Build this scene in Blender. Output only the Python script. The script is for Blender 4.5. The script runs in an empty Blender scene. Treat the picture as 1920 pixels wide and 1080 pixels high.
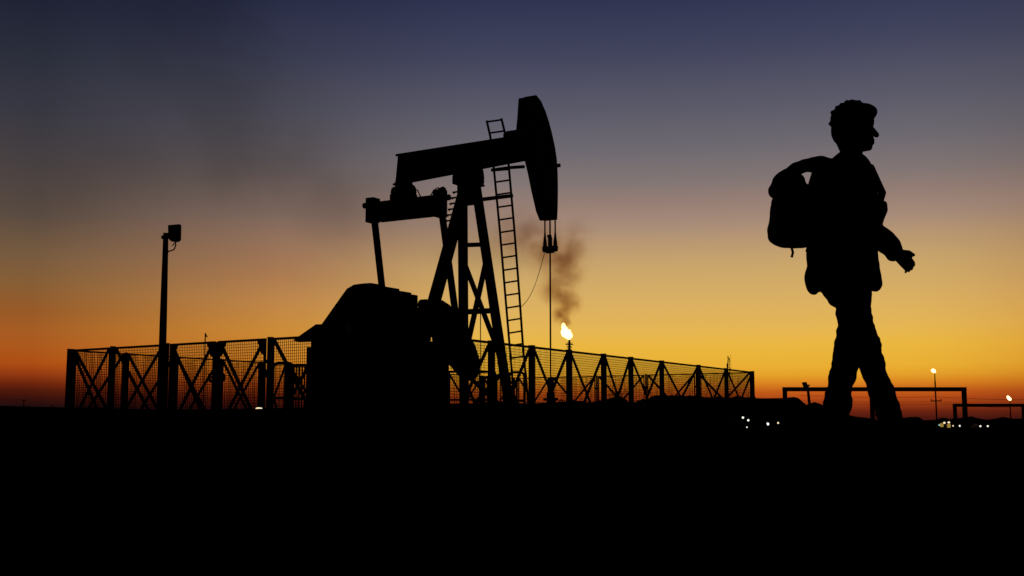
import bpy, bmesh, math, random
from mathutils import Vector, Matrix, noise
random.seed(7)
R = math.radians
S = bpy.context.scene
COL = S.collection

# ------------------------------------------------------------------ camera
F = 2100.0                       # focal length in pixels of the 1920 wide photo
PITCH = math.atan(245 / F)
EYE = 0.55
cam_d = bpy.data.cameras.new('camera')
cam_d.sensor_width = 36.0
cam_d.lens = F / 1920 * 36.0
cam_d.clip_start = 0.05
cam_d.clip_end = 30000
cam = bpy.data.objects.new('camera', cam_d)
COL.objects.link(cam)
cam.location = (0, 0, EYE)
cam.rotation_euler = (math.pi / 2 + PITCH, 0, 0)
S.camera = cam

CP, SP = math.cos(PITCH), math.sin(PITCH)


def ray(px, py):
    u, v = (px - 960) / F, (540 - py) / F
    return Vector((u, CP - v * SP, SP + v * CP))


def P(px, py, d):
    r = ray(px, py)
    return Vector((0, 0, EYE)) + r * (d / r.y)


def ZH(px, py, d):
    return P(px, py, d).z


def depth_at_height(px, py, z):
    r = ray(px, py)
    k = (z - EYE) / r.z
    return Vector((0, 0, EYE)) + r * k


# ------------------------------------------------------------------ materials
def mat(name, base, rough=0.8, var=0.3, scale=6.0, metal=0.0, spec=0.1, bump=0.0):
    m = bpy.data.materials.new(name)
    m.use_nodes = True
    nt = m.node_tree
    b = nt.nodes['Principled BSDF']
    tc = nt.nodes.new('ShaderNodeTexCoord')
    nz = nt.nodes.new('ShaderNodeTexNoise')
    nz.inputs['Scale'].default_value = scale
    nz.inputs['Detail'].default_value = 5
    rp = nt.nodes.new('ShaderNodeValToRGB')
    rp.color_ramp.elements[0].position = 0.3
    rp.color_ramp.elements[1].position = 0.7
    rp.color_ramp.elements[0].color = [c * (1 - var) for c in base] + [1]
    rp.color_ramp.elements[1].color = [min(1, c * (1 + var)) for c in base] + [1]
    nt.links.new(tc.outputs['Object'], nz.inputs['Vector'])
    nt.links.new(nz.outputs['Fac'], rp.inputs['Fac'])
    nt.links.new(rp.outputs['Color'], b.inputs['Base Color'])
    b.inputs['Roughness'].default_value = rough
    b.inputs['Metallic'].default_value = metal
    b.inputs['Specular IOR Level'].default_value = spec
    if bump:
        bp = nt.nodes.new('ShaderNodeBump')
        bp.inputs['Strength'].default_value = bump
        nt.links.new(nz.outputs['Fac'], bp.inputs['Height'])
        nt.links.new(bp.outputs['Normal'], b.inputs['Normal'])
    return m


def emit(name, col, strength, base=None):
    m = bpy.data.materials.new(name)
    m.use_nodes = True
    nt = m.node_tree
    nt.nodes.remove(nt.nodes['Principled BSDF'])
    e = nt.nodes.new('ShaderNodeEmission')
    e.inputs['Strength'].default_value = strength
    e.inputs['Color'].default_value = (*col, 1)
    nt.links.new(e.outputs[0], nt.nodes['Material Output'].inputs['Surface'])
    return m


def flame_mat():
    """burning gas: it glows through its depth, so thin edges are orange and the thick heart is white"""
    m = bpy.data.materials.new('flame')
    m.use_nodes = True
    nt = m.node_tree
    nt.nodes.remove(nt.nodes['Principled BSDF'])
    e = nt.nodes.new('ShaderNodeEmission')
    e.inputs['Color'].default_value = (1.0, 0.66, 0.26, 1)
    e.inputs['Strength'].default_value = 2.6
    nt.links.new(e.outputs[0], nt.nodes['Material Output'].inputs['Volume'])
    return m


M = {
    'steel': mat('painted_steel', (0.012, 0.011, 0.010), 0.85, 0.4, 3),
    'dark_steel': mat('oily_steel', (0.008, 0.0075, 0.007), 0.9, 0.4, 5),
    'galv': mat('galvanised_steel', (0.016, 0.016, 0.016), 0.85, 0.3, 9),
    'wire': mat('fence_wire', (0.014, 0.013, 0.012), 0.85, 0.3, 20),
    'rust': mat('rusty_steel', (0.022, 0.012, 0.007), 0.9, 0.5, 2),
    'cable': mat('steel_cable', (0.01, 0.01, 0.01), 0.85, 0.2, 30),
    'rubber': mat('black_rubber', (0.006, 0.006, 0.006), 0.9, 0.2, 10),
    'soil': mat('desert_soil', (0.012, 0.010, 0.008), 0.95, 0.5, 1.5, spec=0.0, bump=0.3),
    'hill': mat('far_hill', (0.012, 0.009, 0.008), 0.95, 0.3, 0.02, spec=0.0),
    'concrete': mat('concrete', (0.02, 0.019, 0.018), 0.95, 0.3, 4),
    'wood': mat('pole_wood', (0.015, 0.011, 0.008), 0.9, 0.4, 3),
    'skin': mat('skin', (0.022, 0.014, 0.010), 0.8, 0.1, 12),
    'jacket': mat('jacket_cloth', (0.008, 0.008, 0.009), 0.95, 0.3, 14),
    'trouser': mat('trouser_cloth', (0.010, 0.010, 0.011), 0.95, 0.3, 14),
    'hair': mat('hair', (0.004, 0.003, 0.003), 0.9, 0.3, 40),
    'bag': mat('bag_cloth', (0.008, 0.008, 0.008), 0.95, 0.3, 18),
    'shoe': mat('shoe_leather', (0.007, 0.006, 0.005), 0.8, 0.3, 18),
    'paint': mat('car_paint', (0.02, 0.02, 0.02), 0.6, 0.1, 3),
    'glass': mat('dark_glass', (0.004, 0.004, 0.005), 0.4, 0.1, 3),
    'leaf': mat('shrub_leaf', (0.010, 0.011, 0.006), 0.9, 0.4, 8),
    'wall': mat('building_wall', (0.03, 0.027, 0.022), 0.9, 0.2, 1),
    'flame': flame_mat(),
    'lamp_white': emit('lamp_glow_white', (1.0, 0.95, 0.82), 1.3),
    'lamp_warm': emit('lamp_glow_warm', (1.0, 0.80, 0.50), 1.2),
    'lamp_cool': emit('lamp_glow_cool', (0.6, 0.95, 0.9), 0.8),
    'lamp_red': emit('lamp_glow_red', (1.0, 0.12, 0.05), 0.8),
    'headlight': emit('headlight_glow', (1.0, 0.93, 0.78), 1.2),
    'window': emit('lit_window', (0.9, 0.62, 0.12), 0.35),
}


# ------------------------------------------------------------------ mesh builder
class MB:
    def __init__(self):
        self.v, self.f = [], []

    def add(self, vs, fs):
        o = len(self.v)
        self.v += [tuple(v) for v in vs]
        self.f += [[i + o for i in f] for f in fs]
        return self

    def box(self, c, s, rz=0.0, m=None):
        hx, hy, hz = s[0] / 2, s[1] / 2, s[2] / 2
        rot = m or Matrix.Rotation(rz, 3, 'Z')
        vs = [Vector(c) + rot @ Vector((x * hx, y * hy, z * hz)) for z in (-1, 1) for x, y in ((-1, -1), (1, -1), (1, 1), (-1, 1))]
        return self.add(vs, [(3, 2, 1, 0), (4, 5, 6, 7), (0, 1, 5, 4), (1, 2, 6, 5), (2, 3, 7, 6), (3, 0, 4, 7)])

    def bar(self, a, b, w, h=None, up=(0, 0, 1), w2=None, h2=None):
        """Rectangular bar from a to b; w across (side), h along 'up'."""
        h = w if h is None else h
        w2 = w if w2 is None else w2
        h2 = h if h2 is None else h2
        a, b = Vector(a), Vector(b)
        d = (b - a).normalized()
        up = Vector(up)
        if abs(d.dot(up.normalized())) > 0.995:
            up = Vector((1, 0, 0)) if abs(d.x) < 0.9 else Vector((0, 1, 0))
        s = d.cross(up).normalized()
        u = s.cross(d).normalized()
        vs = []
        for p, ww, hh in ((a, w, h), (b, w2, h2)):
            for i, j in ((-1, -1), (1, -1), (1, 1), (-1, 1)):
                vs.append(p + s * (i * ww / 2) + u * (j * hh / 2))
        return self.add(vs, [(3, 2, 1, 0), (4, 5, 6, 7), (0, 1, 5, 4), (1, 2, 6, 5), (2, 3, 7, 6), (3, 0, 4, 7)])

    def tube(self, pts, r, n=8, flat=1.0):
        pts = [Vector(p) for p in pts]
        rs = r if isinstance(r, (list, tuple)) else [r] * len(pts)
        rings = []
        ref = None
        for i, p in enumerate(pts):
            d = (pts[min(i + 1, len(pts) - 1)] - pts[max(i - 1, 0)]).normalized()
            if ref is None:
                ref = Vector((0, 0, 1)) if abs(d.z) < 0.9 else Vector((0, 1, 0))
            s = d.cross(ref).normalized()
            u = s.cross(d).normalized()
            ref = u
            rings.append([p + (s * math.cos(2 * math.pi * k / n) + u * math.sin(2 * math.pi * k / n) * flat) * rs[i] for k in range(n)])
        vs = [v for rg in rings for v in rg]
        fs = []
        for i in range(len(pts) - 1):
            for k in range(n):
                k2 = (k + 1) % n
                fs.append((i * n + k, i * n + k2, (i + 1) * n + k2, (i + 1) * n + k))
        fs.append(tuple(range(n - 1, -1, -1)))
        fs.append(tuple((len(pts) - 1) * n + k for k in range(n)))
        return self.add(vs, fs)

    def limb(self, a, b, ra, rb, n=12, flat=1.0, side=(0, 1, 0)):
        """Closed tapered capsule; 'flat' scales it along 'side'."""
        a, b = Vector(a), Vector(b)
        d = b - a
        L = d.length
        d.normalize()
        s = Vector(side)
        s = (s - d * s.dot(d))
        if s.length < 1e-4:
            s = d.orthogonal()
        s.normalize()
        u = d.cross(s)
        prof = []
        for k in range(5):
            t = math.pi / 2 * k / 4
            prof.append((-ra * math.cos(t), ra * math.sin(t)))
        for k in range(5):
            t = math.pi / 2 * k / 4
            prof.append((L + rb * math.sin(t), rb * math.cos(t)))
        vs, fs = [a + d * prof[0][0]], []
        rings = prof[1:-1]
        for z, r in rings:
            for k in range(n):
                t = 2 * math.pi * k / n
                vs.append(a + d * z + (u * math.cos(t) + s * math.sin(t) * flat) * r)
        vs.append(a + d * prof[-1][0])
        for k in range(n):
            k2 = (k + 1) % n
            fs.append((0, 1 + k2, 1 + k))
            for i in range(len(rings) - 1):
                fs.append((1 + i * n + k, 1 + i * n + k2, 1 + (i + 1) * n + k2, 1 + (i + 1) * n + k))
            e = 1 + (len(rings) - 1) * n
            fs.append((e + k, e + k2, len(vs) - 1))
        return self.add(vs, fs)

    def ball(self, c, r, n=14, m=9, rot=None):
        c = Vector(c)
        r = (r, r, r) if isinstance(r, (int, float)) else r
        vs = [(0, 0, -1)]
        for i in range(1, m):
            t = -math.pi / 2 + math.pi * i / m
            for k in range(n):
                a = 2 * math.pi * k / n
                vs.append((math.cos(t) * math.cos(a), math.cos(t) * math.sin(a), math.sin(t)))
        vs.append((0, 0, 1))
        fs = []
        for k in range(n):
            k2 = (k + 1) % n
            fs.append((0, 1 + k2, 1 + k))
            for i in range(m - 2):
                fs.append((1 + i * n + k, 1 + i * n + k2, 1 + (i + 1) * n + k2, 1 + (i + 1) * n + k))
            e = 1 + (m - 2) * n
            fs.append((e + k, e + k2, len(vs) - 1))
        out = []
        for v in vs:
            w = Vector((v[0] * r[0], v[1] * r[1], v[2] * r[2]))
            if rot:
                w = rot @ w
            out.append(c + w)
        return self.add(out, fs)

    def prism(self, poly, off):
        """Extrude a closed list of 3-D points by the vector off."""
        n = len(poly)
        off = Vector(off)
        a = [Vector(p) for p in poly]
        vs = a + [p + off for p in a]
        fs = [tuple(range(n - 1, -1, -1)), tuple(range(n, 2 * n))]
        for i in range(n):
            j = (i + 1) % n
            fs.append((i, j, n + j, n + i))
        return self.add(vs, fs)

    def mesh(self, name, smooth=False, fix=True):
        me = bpy.data.meshes.new(name)
        me.from_pydata(self.v, [], self.f)
        if fix:
            bm = bmesh.new()
            bm.from_mesh(me)
            bmesh.ops.recalc_face_normals(bm, faces=bm.faces)
            bm.to_mesh(me)
            bm.free()
        if smooth:
            for p in me.polygons:
                p.use_smooth = True
        me.update()
        return me

    def build(self, name, material, parent=None, smooth=False, fix=True, bevel=0.0):
        o = bpy.data.objects.new(name, self.mesh(name, smooth, fix))
        o.data.materials.append(material)
        COL.objects.link(o)
        if parent:
            o.parent = parent
        if bevel:
            bv = o.modifiers.new('bevel', 'BEVEL')
            bv.width = bevel
            bv.segments = 2
            bv.limit_method = 'ANGLE'
        return o

    def fused(self, name, material, parent=None, voxel=0.01, smooth=6):
        """All pieces fused to one continuous skin."""
        o = self.build(name, material, parent, True, True)
        rm = o.modifiers.new('fuse', 'REMESH')
        rm.mode = 'VOXEL'
        rm.voxel_size = voxel
        rm.use_smooth_shade = True
        if smooth:
            sm = o.modifiers.new('smooth', 'SMOOTH')
            sm.factor = 0.5
            sm.iterations = smooth
        par = o.parent
        o.parent = None
        bpy.context.view_layer.update()
        dg = bpy.context.evaluated_depsgraph_get()
        me = bpy.data.meshes.new_from_object(o.evaluated_get(dg))
        o.modifiers.clear()
        o.data = me
        if not me.materials:
            me.materials.append(material)
        for p in me.polygons:
            p.use_smooth = True
        o.parent = par
        return o


def wrinkle(o, amp, freq, seed=0.0, squash=1.0):
    """cloth folds: push the surface in and out along its normals"""
    me = o.data
    ns = [v.normal.copy() for v in me.vertices]
    for v, n_ in zip(me.vertices, ns):
        q = Vector((v.co.x * freq, v.co.y * freq, v.co.z * freq * squash + seed))
        v.co += n_ * amp * (noise.noise(q) + 0.5 * noise.noise(q * 2.3))
    me.update()


def tag(o, label=None, cat=None, group=None, kind=None):
    if label:
        o['label'] = label
    if cat:
        o['category'] = cat
    if group:
        o['group'] = group
    if kind:
        o['kind'] = kind
    return o


def empty(name, loc=(0, 0, 0), rz=0.0, label=None, cat=None, group=None):
    o = bpy.data.objects.new(name, None)
    COL.objects.link(o)
    o.empty_display_size = 0.2
    o.location = loc
    o.rotation_euler = (0, 0, rz)
    return tag(o, label, cat, group)


def copy_tree(o, parent=None):
    c = o.copy()
    COL.objects.link(c)
    c.parent = parent
    for ch in list(o.children):
        copy_tree(ch, c)
    return c


def lerp(a, b, t):
    return a + (b - a) * t


def interp(tab, x):
    if x <= tab[0][0]:
        return tab[0][1]
    for (x0, y0), (x1, y1) in zip(tab, tab[1:]):
        if x <= x1:
            return lerp(y0, y1, (x - x0) / (x1 - x0))
    return tab[-1][1]


def sstep(a, b, x):
    t = max(0.0, min(1.0, (x - a) / (b - a)))
    return t * t * (3 - 2 * t)


# ------------------------------------------------------------------ terrain
# a low crest of earth about eight metres in front of the camera; beyond it the well pad at z = 0, then the plain falls away
CREST = [(-400, 764), (0, 764.5), (130, 768), (480, 769.5), (600, 766), (850, 761), (1000, 762), (1080, 758), (1150, 764),
         (1230, 784), (1330, 803), (1450, 806), (1640, 804), (1920, 803), (2400, 800)]
RC = 8.0


def crest_z(ang):
    a = max(-R(33), min(R(33), ang))
    px = 960 + F * math.tan(a)
    return ZH(960, interp(CREST, px), RC)


def ground_z(x, y):
    d = math.hypot(x, y)
    ang = math.atan2(x, y)
    front = max(0.0, min(1.0, (math.pi * 0.55 - abs(ang)) / 0.5))
    zc = crest_z(ang) - 0.014
    dd = d * max(0.5, math.cos(max(-R(60), min(R(60), ang))))
    if dd < 5.5:
        z = lerp(0.25, zc, sstep(0.5, 5.5, dd))
    elif dd < RC + 0.4:
        z = zc
    else:
        z = lerp(zc, 0.0, sstep(RC + 0.4, 16, dd))
    z *= front
    if d > 70:
        z -= (min(d, 1000) - 70) * 0.0115
    z += 0.012 * noise.noise(Vector((x * 1.7, y * 1.7, 0))) * min(1, d / 4)
    if d > 16:
        z += 0.05 * noise.noise(Vector((x * 0.3, y * 0.3, 4)))
    return z


def make_ground():
    rs = [0.0]
    r = 0.5
    while r < 22:
        rs.append(r)
        r += 0.35 if r < 12 else 0.6
    while r < 9000:
        rs.append(r)
        r *= 1.06
    angs = []
    a = -math.pi
    while a < math.pi - 1e-6:
        angs.append(a)
        a += R(0.5) if abs(a) < R(34) else R(4)
    n = len(angs)
    vs = [(0, 0, ground_z(0, 0.001))]
    for r in rs[1:]:
        for a in angs:
            x, y = r * math.sin(a), r * math.cos(a)
            vs.append((x, y, ground_z(x, y)))
    fs = []
    for k in range(n):
        fs.append((0, 1 + (k + 1) % n, 1 + k))
    for i in range(len(rs) - 2):
        for k in range(n):
            k2 = (k + 1) % n
            fs.append((1 + i * n + k, 1 + i * n + k2, 1 + (i + 1) * n + k2, 1 + (i + 1) * n + k))
    m = MB()
    m.add(vs, fs)
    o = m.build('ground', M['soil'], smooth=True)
    tag(o, 'black silhouetted desert ground rising to a low crest in front', kind='structure')


make_ground()


def ridge(name, pts, half, material, label, sub=6, rough=0.0, base=-0.3):
    """A long bank or hill: pts = (px, top py, depth); it gets a front and a back slope of width 'half'."""
    m = MB()
    line = []
    for (p0, p1) in zip(pts, pts[1:]):
        for k in range(sub):
            t = k / sub
            line.append([lerp(p0[i], p1[i], t) for i in range(3)])
    line.append(list(pts[-1]))
    prof = [(-1.0, 0.0), (-0.7, 0.32), (-0.4, 0.72), (-0.15, 0.97), (0.1, 1.0), (0.45, 0.7), (1.0, 0.0)]
    rows = []
    for px, py, d in line:
        top = P(px, py, d)
        bx, by = top.x, top.y
        away = Vector((bx, by, 0)).normalized()
        row = []
        for s, h in prof:
            q = Vector((bx, by, 0)) + away * (s * half)
            g = ground_z(q.x, q.y) + base
            z = lerp(g, top.z, h)
            if rough and 0 < h:
                z += rough * (noise.noise(Vector((q.x * 1.1, q.y * 1.1, 3))) + 0.5 * noise.noise(Vector((q.x * 4, q.y * 4, 3))))
            row.append((q.x, q.y, z))
        rows.append(row)
    n = len(prof)
    vs = [v for r_ in rows for v in r_]
    fs = []
    for i in range(len(rows) - 1):
        for k in range(n - 1):
            fs.append((i * n + k, i * n + k + 1, (i + 1) * n + k + 1, (i + 1) * n + k))
    m.add(vs, fs)
    o = m.build(name, material, smooth=True)
    return tag(o, label, kind='structure')


# ------------------------------------------------------------------ fenced compound
KT = 1.9                           # fence top above the eye
FT = EYE + KT
cL = depth_at_height(131, 655, FT)
cN = depth_at_height(745, 619, FT)
cR = depth_at_height(1415, 697, FT)
cF = cL + cR - cN
for c in (cL, cN, cR, cF):
    c.z = 0
FH = FT


def on_line(a, b, px):
    """parameter on ground segment a-b seen in column px (to lay the posts out as the photo spaces them)"""
    k = (px - 960) / F * CP     # at mid height
    k = (px - 960) / F / (CP + 0.03 * SP) if False else (px - 960) / F * (1 / (CP - ((540 - 720) / F) * SP))
    return (k * a.y - a.x) / ((b.x - a.x) - k * (b.y - a.y))


def build_fence(root, a, b, ts, gap_every=(), gate=(), post_w=0.10, far=False):
    """posts and framed mesh panels from a to b, in root's local frame (x along the fence)"""
    L = (b - a).length
    xs = [t * L for t in ts]
    for i, x in enumerate(xs):
        m = MB().box((x, 0, FH / 2 - 0.1), (post_w, post_w, FH + 0.2))
        m.box((x, 0, FH + 0.004), (post_w + 0.012, post_w + 0.012, 0.02))
        m.build('post', M['steel'], root)
    for i in range(len(xs) - 1):
        if i in gate:
            continue
        if far:
            panel(root, xs[i] + post_w / 2 + 0.04, xs[i + 1] - post_w / 2 - 0.04, 'panel_frame', fw=0.045)
        else:
            panel(root, xs[i] + post_w / 2 + 0.006, xs[i + 1] - post_w / 2 - 0.035, 'panel_frame')


def panel(root, x0, x1, name, gusset=False, z0=0.12, z1=None, y=0.0, fw=0.055):
    z1 = FH - 0.01 if z1 is None else z1
    fr = MB()
    fr.box(((x0 + x1) / 2, y, z1 - fw / 2), (x1 - x0, fw, fw))
    fr.box(((x0 + x1) / 2, y, z0 + fw / 2), (x1 - x0, fw, fw))
    for x in (x0 + fw / 2, x1 - fw / 2):
        fr.box((x, y, (z0 + z1) / 2), (fw, fw - 0.006, z1 - z0 - 2 * fw))
    # little hinge lugs to the posts
    for z in (z0 + 0.5, z1 - 0.55):
        for x, sx in ((x0, -1), (x1, 1)):
            fr.box((x + sx * 0.02, y, z), (0.04, 0.04, 0.09))
    f = fr.build(name, M['steel'], root)
    ax, bx = x0 + fw, x1 - fw
    for (p, q, dy, w) in (((ax, z1 - fw), (bx, z0 + fw), 0.0, 0.085), ((bx, z1 - fw), (ax, z0 + fw), 0.0, 0.07)):
        yy = y + (0.022 if p[0] == ax else -0.022)
        MB().bar((p[0], yy, p[1]), (q[0], yy, q[1]), 0.04, w, up=(0, 0, 1)).build('brace', M['steel'], f)
    if gusset:
        for sx, xx in ((1, ax), (-1, bx)):
            MB().prism([(xx, y - 0.012, z1 - fw), (xx + sx * 0.24, y - 0.012, z1 - fw), (xx + sx * 0.17, y - 0.012, z1 - fw - 0.12), (xx + sx * 0.1, y - 0.012, z1 - fw - 0.3), (xx, y - 0.012, z1 - fw - 0.34)],
                       (0, 0.024, 0)).build('gusset_plate', M['steel'], f)
    w = MB()
    yy = y - 0.034
    sp = 0.066
    wr = 0.0105
    nx = max(2, int(round((bx - ax) / sp)))
    for k in range(1, nx):
        x = lerp(ax, bx, k / nx)
        w.box((x, yy, (z0 + z1) / 2), (wr, wr * 0.6, z1 - z0 - fw))
    nz = int(round((z1 - z0 - 2 * fw) / sp))
    for k in range(1, nz):
        z = lerp(z0 + fw, z1 - fw, k / nz)
        w.box(((ax + bx) / 2, yy - wr * 0.7, z), (bx - ax + fw, wr * 0.6, wr))
    w.build('wire_mesh', M['wire'], f, fix=False)
    return f


def fence_root(name, a, b, label):
    d = b - a
    return empty(name, a, math.atan2(d.y, d.x), label, 'fence', 'mesh fence around the oil pump')


tsLN = [0.0] + [on_line(cL, cN, p) for p in (209, 310)] + [on_line(cL, cN, 505), 0.83, 1.0]
ln = fence_root('mesh_fence', cL, cN, 'near left run of the tall wire mesh fence, behind the tall floodlight pole')
build_fence(ln, cL, cN, tsLN, gate=(2,), post_w=0.10)
tsNR = [on_line(cR, cN, p) for p in (1411, 1362, 1310, 1241, 1183, 1132, 1067, 997, 921)] + [0.925, 0.995]
nr = fence_root('mesh_fence', cR, cN, 'long right run of wire mesh fence descending to the right of the pump')
build_fence(nr, cR, cN, tsNR, post_w=0.13)
lf = fence_root('mesh_fence', cL, cF, 'far left run of mesh fence seen through the near left fence')
build_fence(lf, cL, cF, [0.004] + [on_line(cL, cF, p) for p in (234, 327, 413, 489)] + [0.36, 0.46, 0.56, 0.66, 0.77, 0.88, 0.995], post_w=0.06, far=True)
fr_ = fence_root('mesh_fence', cF, cR, 'far right run of mesh fence seen low behind the pump ladder')
build_fence(fr_, cF, cR, [0.006] + [on_line(cF, cR, p) for p in (1034, 1119, 1211, 1306)] + [0.991], post_w=0.06, far=True)
# double-leaf gate in the near left run
LLN = (cN - cL).length
gx0, gx1 = tsLN[2] * LLN + 0.08, tsLN[3] * LLN - 0.08
dLN = cN - cL
gate = empty('gate', cL, math.atan2(dLN.y, dLN.x), 'double leaf mesh gate with gusset plates right of the floodlight pole', 'gate')
gm = on_line(cL, cN, 404) * LLN
panel(gate, gx0 + 0.07, gm - 0.06, 'gate_leaf', True)
panel(gate, gm + 0.06, gx1 - 0.07, 'gate_leaf', True)
MB().box((gm, 0.0, FH / 2), (0.1, 0.07, FH - 0.06)).build('centre_stile', M['steel'], gate)

# ------------------------------------------------------------------ the pump jack
A = (cR - cN).normalized()
B = Vector((A.y, -A.x, 0))            # to the right and nearer
C0 = P(878, 540, 36.0)
C0 = Vector((C0.x, C0.y, 0))
pj = empty('pump_jack', C0, math.atan2(A.y, A.x),
           'large black oil pump jack with raised horsehead standing inside the mesh fence', 'oil pump')


def T(px, py, b=0.0):
    """point of the vertical plane of the beam (moved by b to the near side) seen at a pixel -> local (x, y, z)"""
    r = ray(px, py)
    o = Vector((0, 0, EYE))
    n = B
    k = ((C0 + B * b) - o).dot(n) / r.dot(n)
    p = o + r * k
    return Vector(((p - C0).dot(A), -b, p.z))


def plate(poly, b, th, name, material, parent, bevel=0.0):
    pts = [T(x, y, b) for x, y in poly]
    pts = [p + Vector((0, -th / 2, 0)) for p in pts]
    return MB().prism(pts, (0, th, 0)).build(name, material, parent, bevel=bevel)


# walking beam: an I-beam with stiffeners
b_rt, b_rb = T(741, 288), T(736, 346)
b_ft, b_fb = T(992, 250), T(992, 299)
bd = (b_ft - b_rt).normalized()
bu = Vector((-bd.z, 0, bd.x))
r_c, f_c = (b_rt + b_rb) / 2, (b_ft + b_fb) / 2
bh = 0.90
m = MB()
bw = 0.34
pl = [T(750, 288), T(745, 347), T(992, 300), T(992, 250)]
m.prism([p + Vector((0, -0.08, 0)) for p in pl], (0, 0.16, 0))
for q0, q1, sgn in ((pl[0], pl[3], 1), (pl[1], pl[2], -1)):
    d_ = Vector((0, 0, -0.07 * sgn))
    m.prism([q0 + Vector((0, -bw / 2, 0.004 * sgn)), q1 + Vector((0, -bw / 2, 0.004 * sgn)), q1 + d_ + Vector((0, -bw / 2, 0)), q0 + d_ + Vector((0, -bw / 2, 0))], (0, bw, 0))
for k in range(9):
    t_ = 0.012 + k * 0.12
    a_, b_ = pl[0].lerp(pl[3], t_), pl[1].lerp(pl[2], t_)
    for sy in (-1, 1):
        m.bar(a_ + Vector((0.03, sy * 0.122, -0.07)), b_ + Vector((0.03, sy * 0.122, 0.07)), 0.08, 0.03, up=(1, 0, 0))
beam = m.build('walking_beam', M['steel'], pj, bevel=0.01)
# step bracket where the beam meets the head
plate([(955, 249), (962, 244), (972, 243), (976, 262), (955, 262)], 0.0, 0.5, 'head_hinge', M['steel'], pj)

# horse head
arc = [(994, 181), (1003, 192), (1011, 210), (1018, 231), (1024, 254), (1029, 277), (1032.5, 300), (1034, 325), (1034.5, 345), (1034.5, 365), (1034, 390), (1033, 413)]
back = [(1021, 413), (1014, 395), (1006, 360), (999, 325), (993, 300), (976, 252), (979, 220), (981.5, 183)]
head = plate(arc + back, 0.0, 0.42, 'horsehead', M['steel'], pj, bevel=0.015)
m = MB()
for (x0, y0), (x1, y1) in zip(arc, arc[1:]):
    a_, b_ = T(x0, y0), T(x1, y1)
    m.bar(a_, b_, 0.5, 0.05, up=(1, 0, 0))
m.build('cable_track', M['steel'], head)
m = MB().bar(T(1032, 313), T(1049, 310), 0.1, 0.14)
m.build('step_bracket', M['steel'], head)

# bridle, carrier bar and polished rod
wx = T(1032, 600).x
zc = T(1032, 466).z
m = MB()
for sy in (-0.215, 0.215):
    for q in (0,):
        m.tube([(wx, sy, T(1032, 400).z), (wx, sy, zc + 0.3)], 0.028, 6)
m.build('bridle_cable', M['cable'], pj)
m = MB()
m.box((wx, 0, zc), (0.2, 0.56, 0.16))
for sy in (-0.215, 0.215):
    m.tube([(wx, sy, zc + 0.62), (wx, sy, zc + 0.45), (wx, sy, zc + 0.2), (wx, sy, zc - 0.12)], [0.03, 0.045, 0.075, 0.09], 8)
m.box((wx, 0, zc - 0.1), (0.14, 0.3, 0.14))
m.build('carrier_bar', M['dark_steel'], pj)
m = MB()
m.tube([(wx, 0, T(1032, 414).z), (wx, 0, 1.2)], 0.032, 8)
m.tube([(wx, 0, zc + 0.1), (wx, 0, zc + 0.42)], 0.085, 8)
m.box((wx, 0.03, zc + 0.46), (0.1, 0.14, 0.1))
m.build('polished_rod', M['dark_steel'], pj)
m = MB()
pts = []
p0, p1 = T(1021, 474, 0), T(978, 575, 0)
for k in range(13):
    t = k / 12
    p = p0.lerp(p1, t)
    p.z -= 0.35 * math.sin(math.pi * t)
    pts.append(p)
m.tube(pts, 0.011, 5)
m.build('hose', M['rubber'], pj)

# samson post
ztop = T(878, 346).z
tops = {}
legs = {}
m = MB()
lz = 0.55
for nm, b, top_px, bot in (('left', -0.95, (875, 352), (870.5, 752)), ('right', 0.95, (885, 352), (959, 752))):
    top = T(*top_px, 0.0)
    top.y = 0.16 if nm == 'left' else -0.16
    bt = T(*bot, b)
    legs[nm] = (top, bt)
tb = (legs['left'][1].x + legs['right'][1].x) / 2
for nm in legs:
    top, bt = legs[nm]
    foot = bt.copy()
    foot.z = 0.45
    legs[nm] = (top, foot)
    MB().bar(top, foot, 0.23, 0.27, up=(1, 0, 0)).build('samson_leg', M['steel'], pj, bevel=0.012)
rt = T(871, 346, 0)
rb = T(807, 585, 0)
dirv = (rb - rt)
foot = rt + dirv * ((0.6 - rt.z) / dirv.z)
MB().bar(rt + Vector((0.1, 0, 0)), foot, 0.30, 0.30, up=(1, 0, 0)).build('rear_leg', M['steel'], pj, bevel=0.012)
# climbing rungs on the rear leg
m = MB()
for k in range(6):
    q = rt + dirv.normalized() * (0.35 + 0.22 * k)
    m.tube([q + Vector((-0.17, 0.2, 0)), q + Vector((-0.30, 0.16, 0.0)), q + Vector((-0.30, -0.16, 0)), q + Vector((-0.17, -0.2, 0))], 0.03, 6)
m.build('climbing_rung', M['steel'], pj)


def at_z(leg, z):
    a_, b_ = legs[leg]
    return a_.lerp(b_, (a_.z - z) / (a_.z - b_.z))


def zpix(py):
    return T(895, py, 0.0).z + (T(895, py, 0).z - EYE) * 0.03


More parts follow.
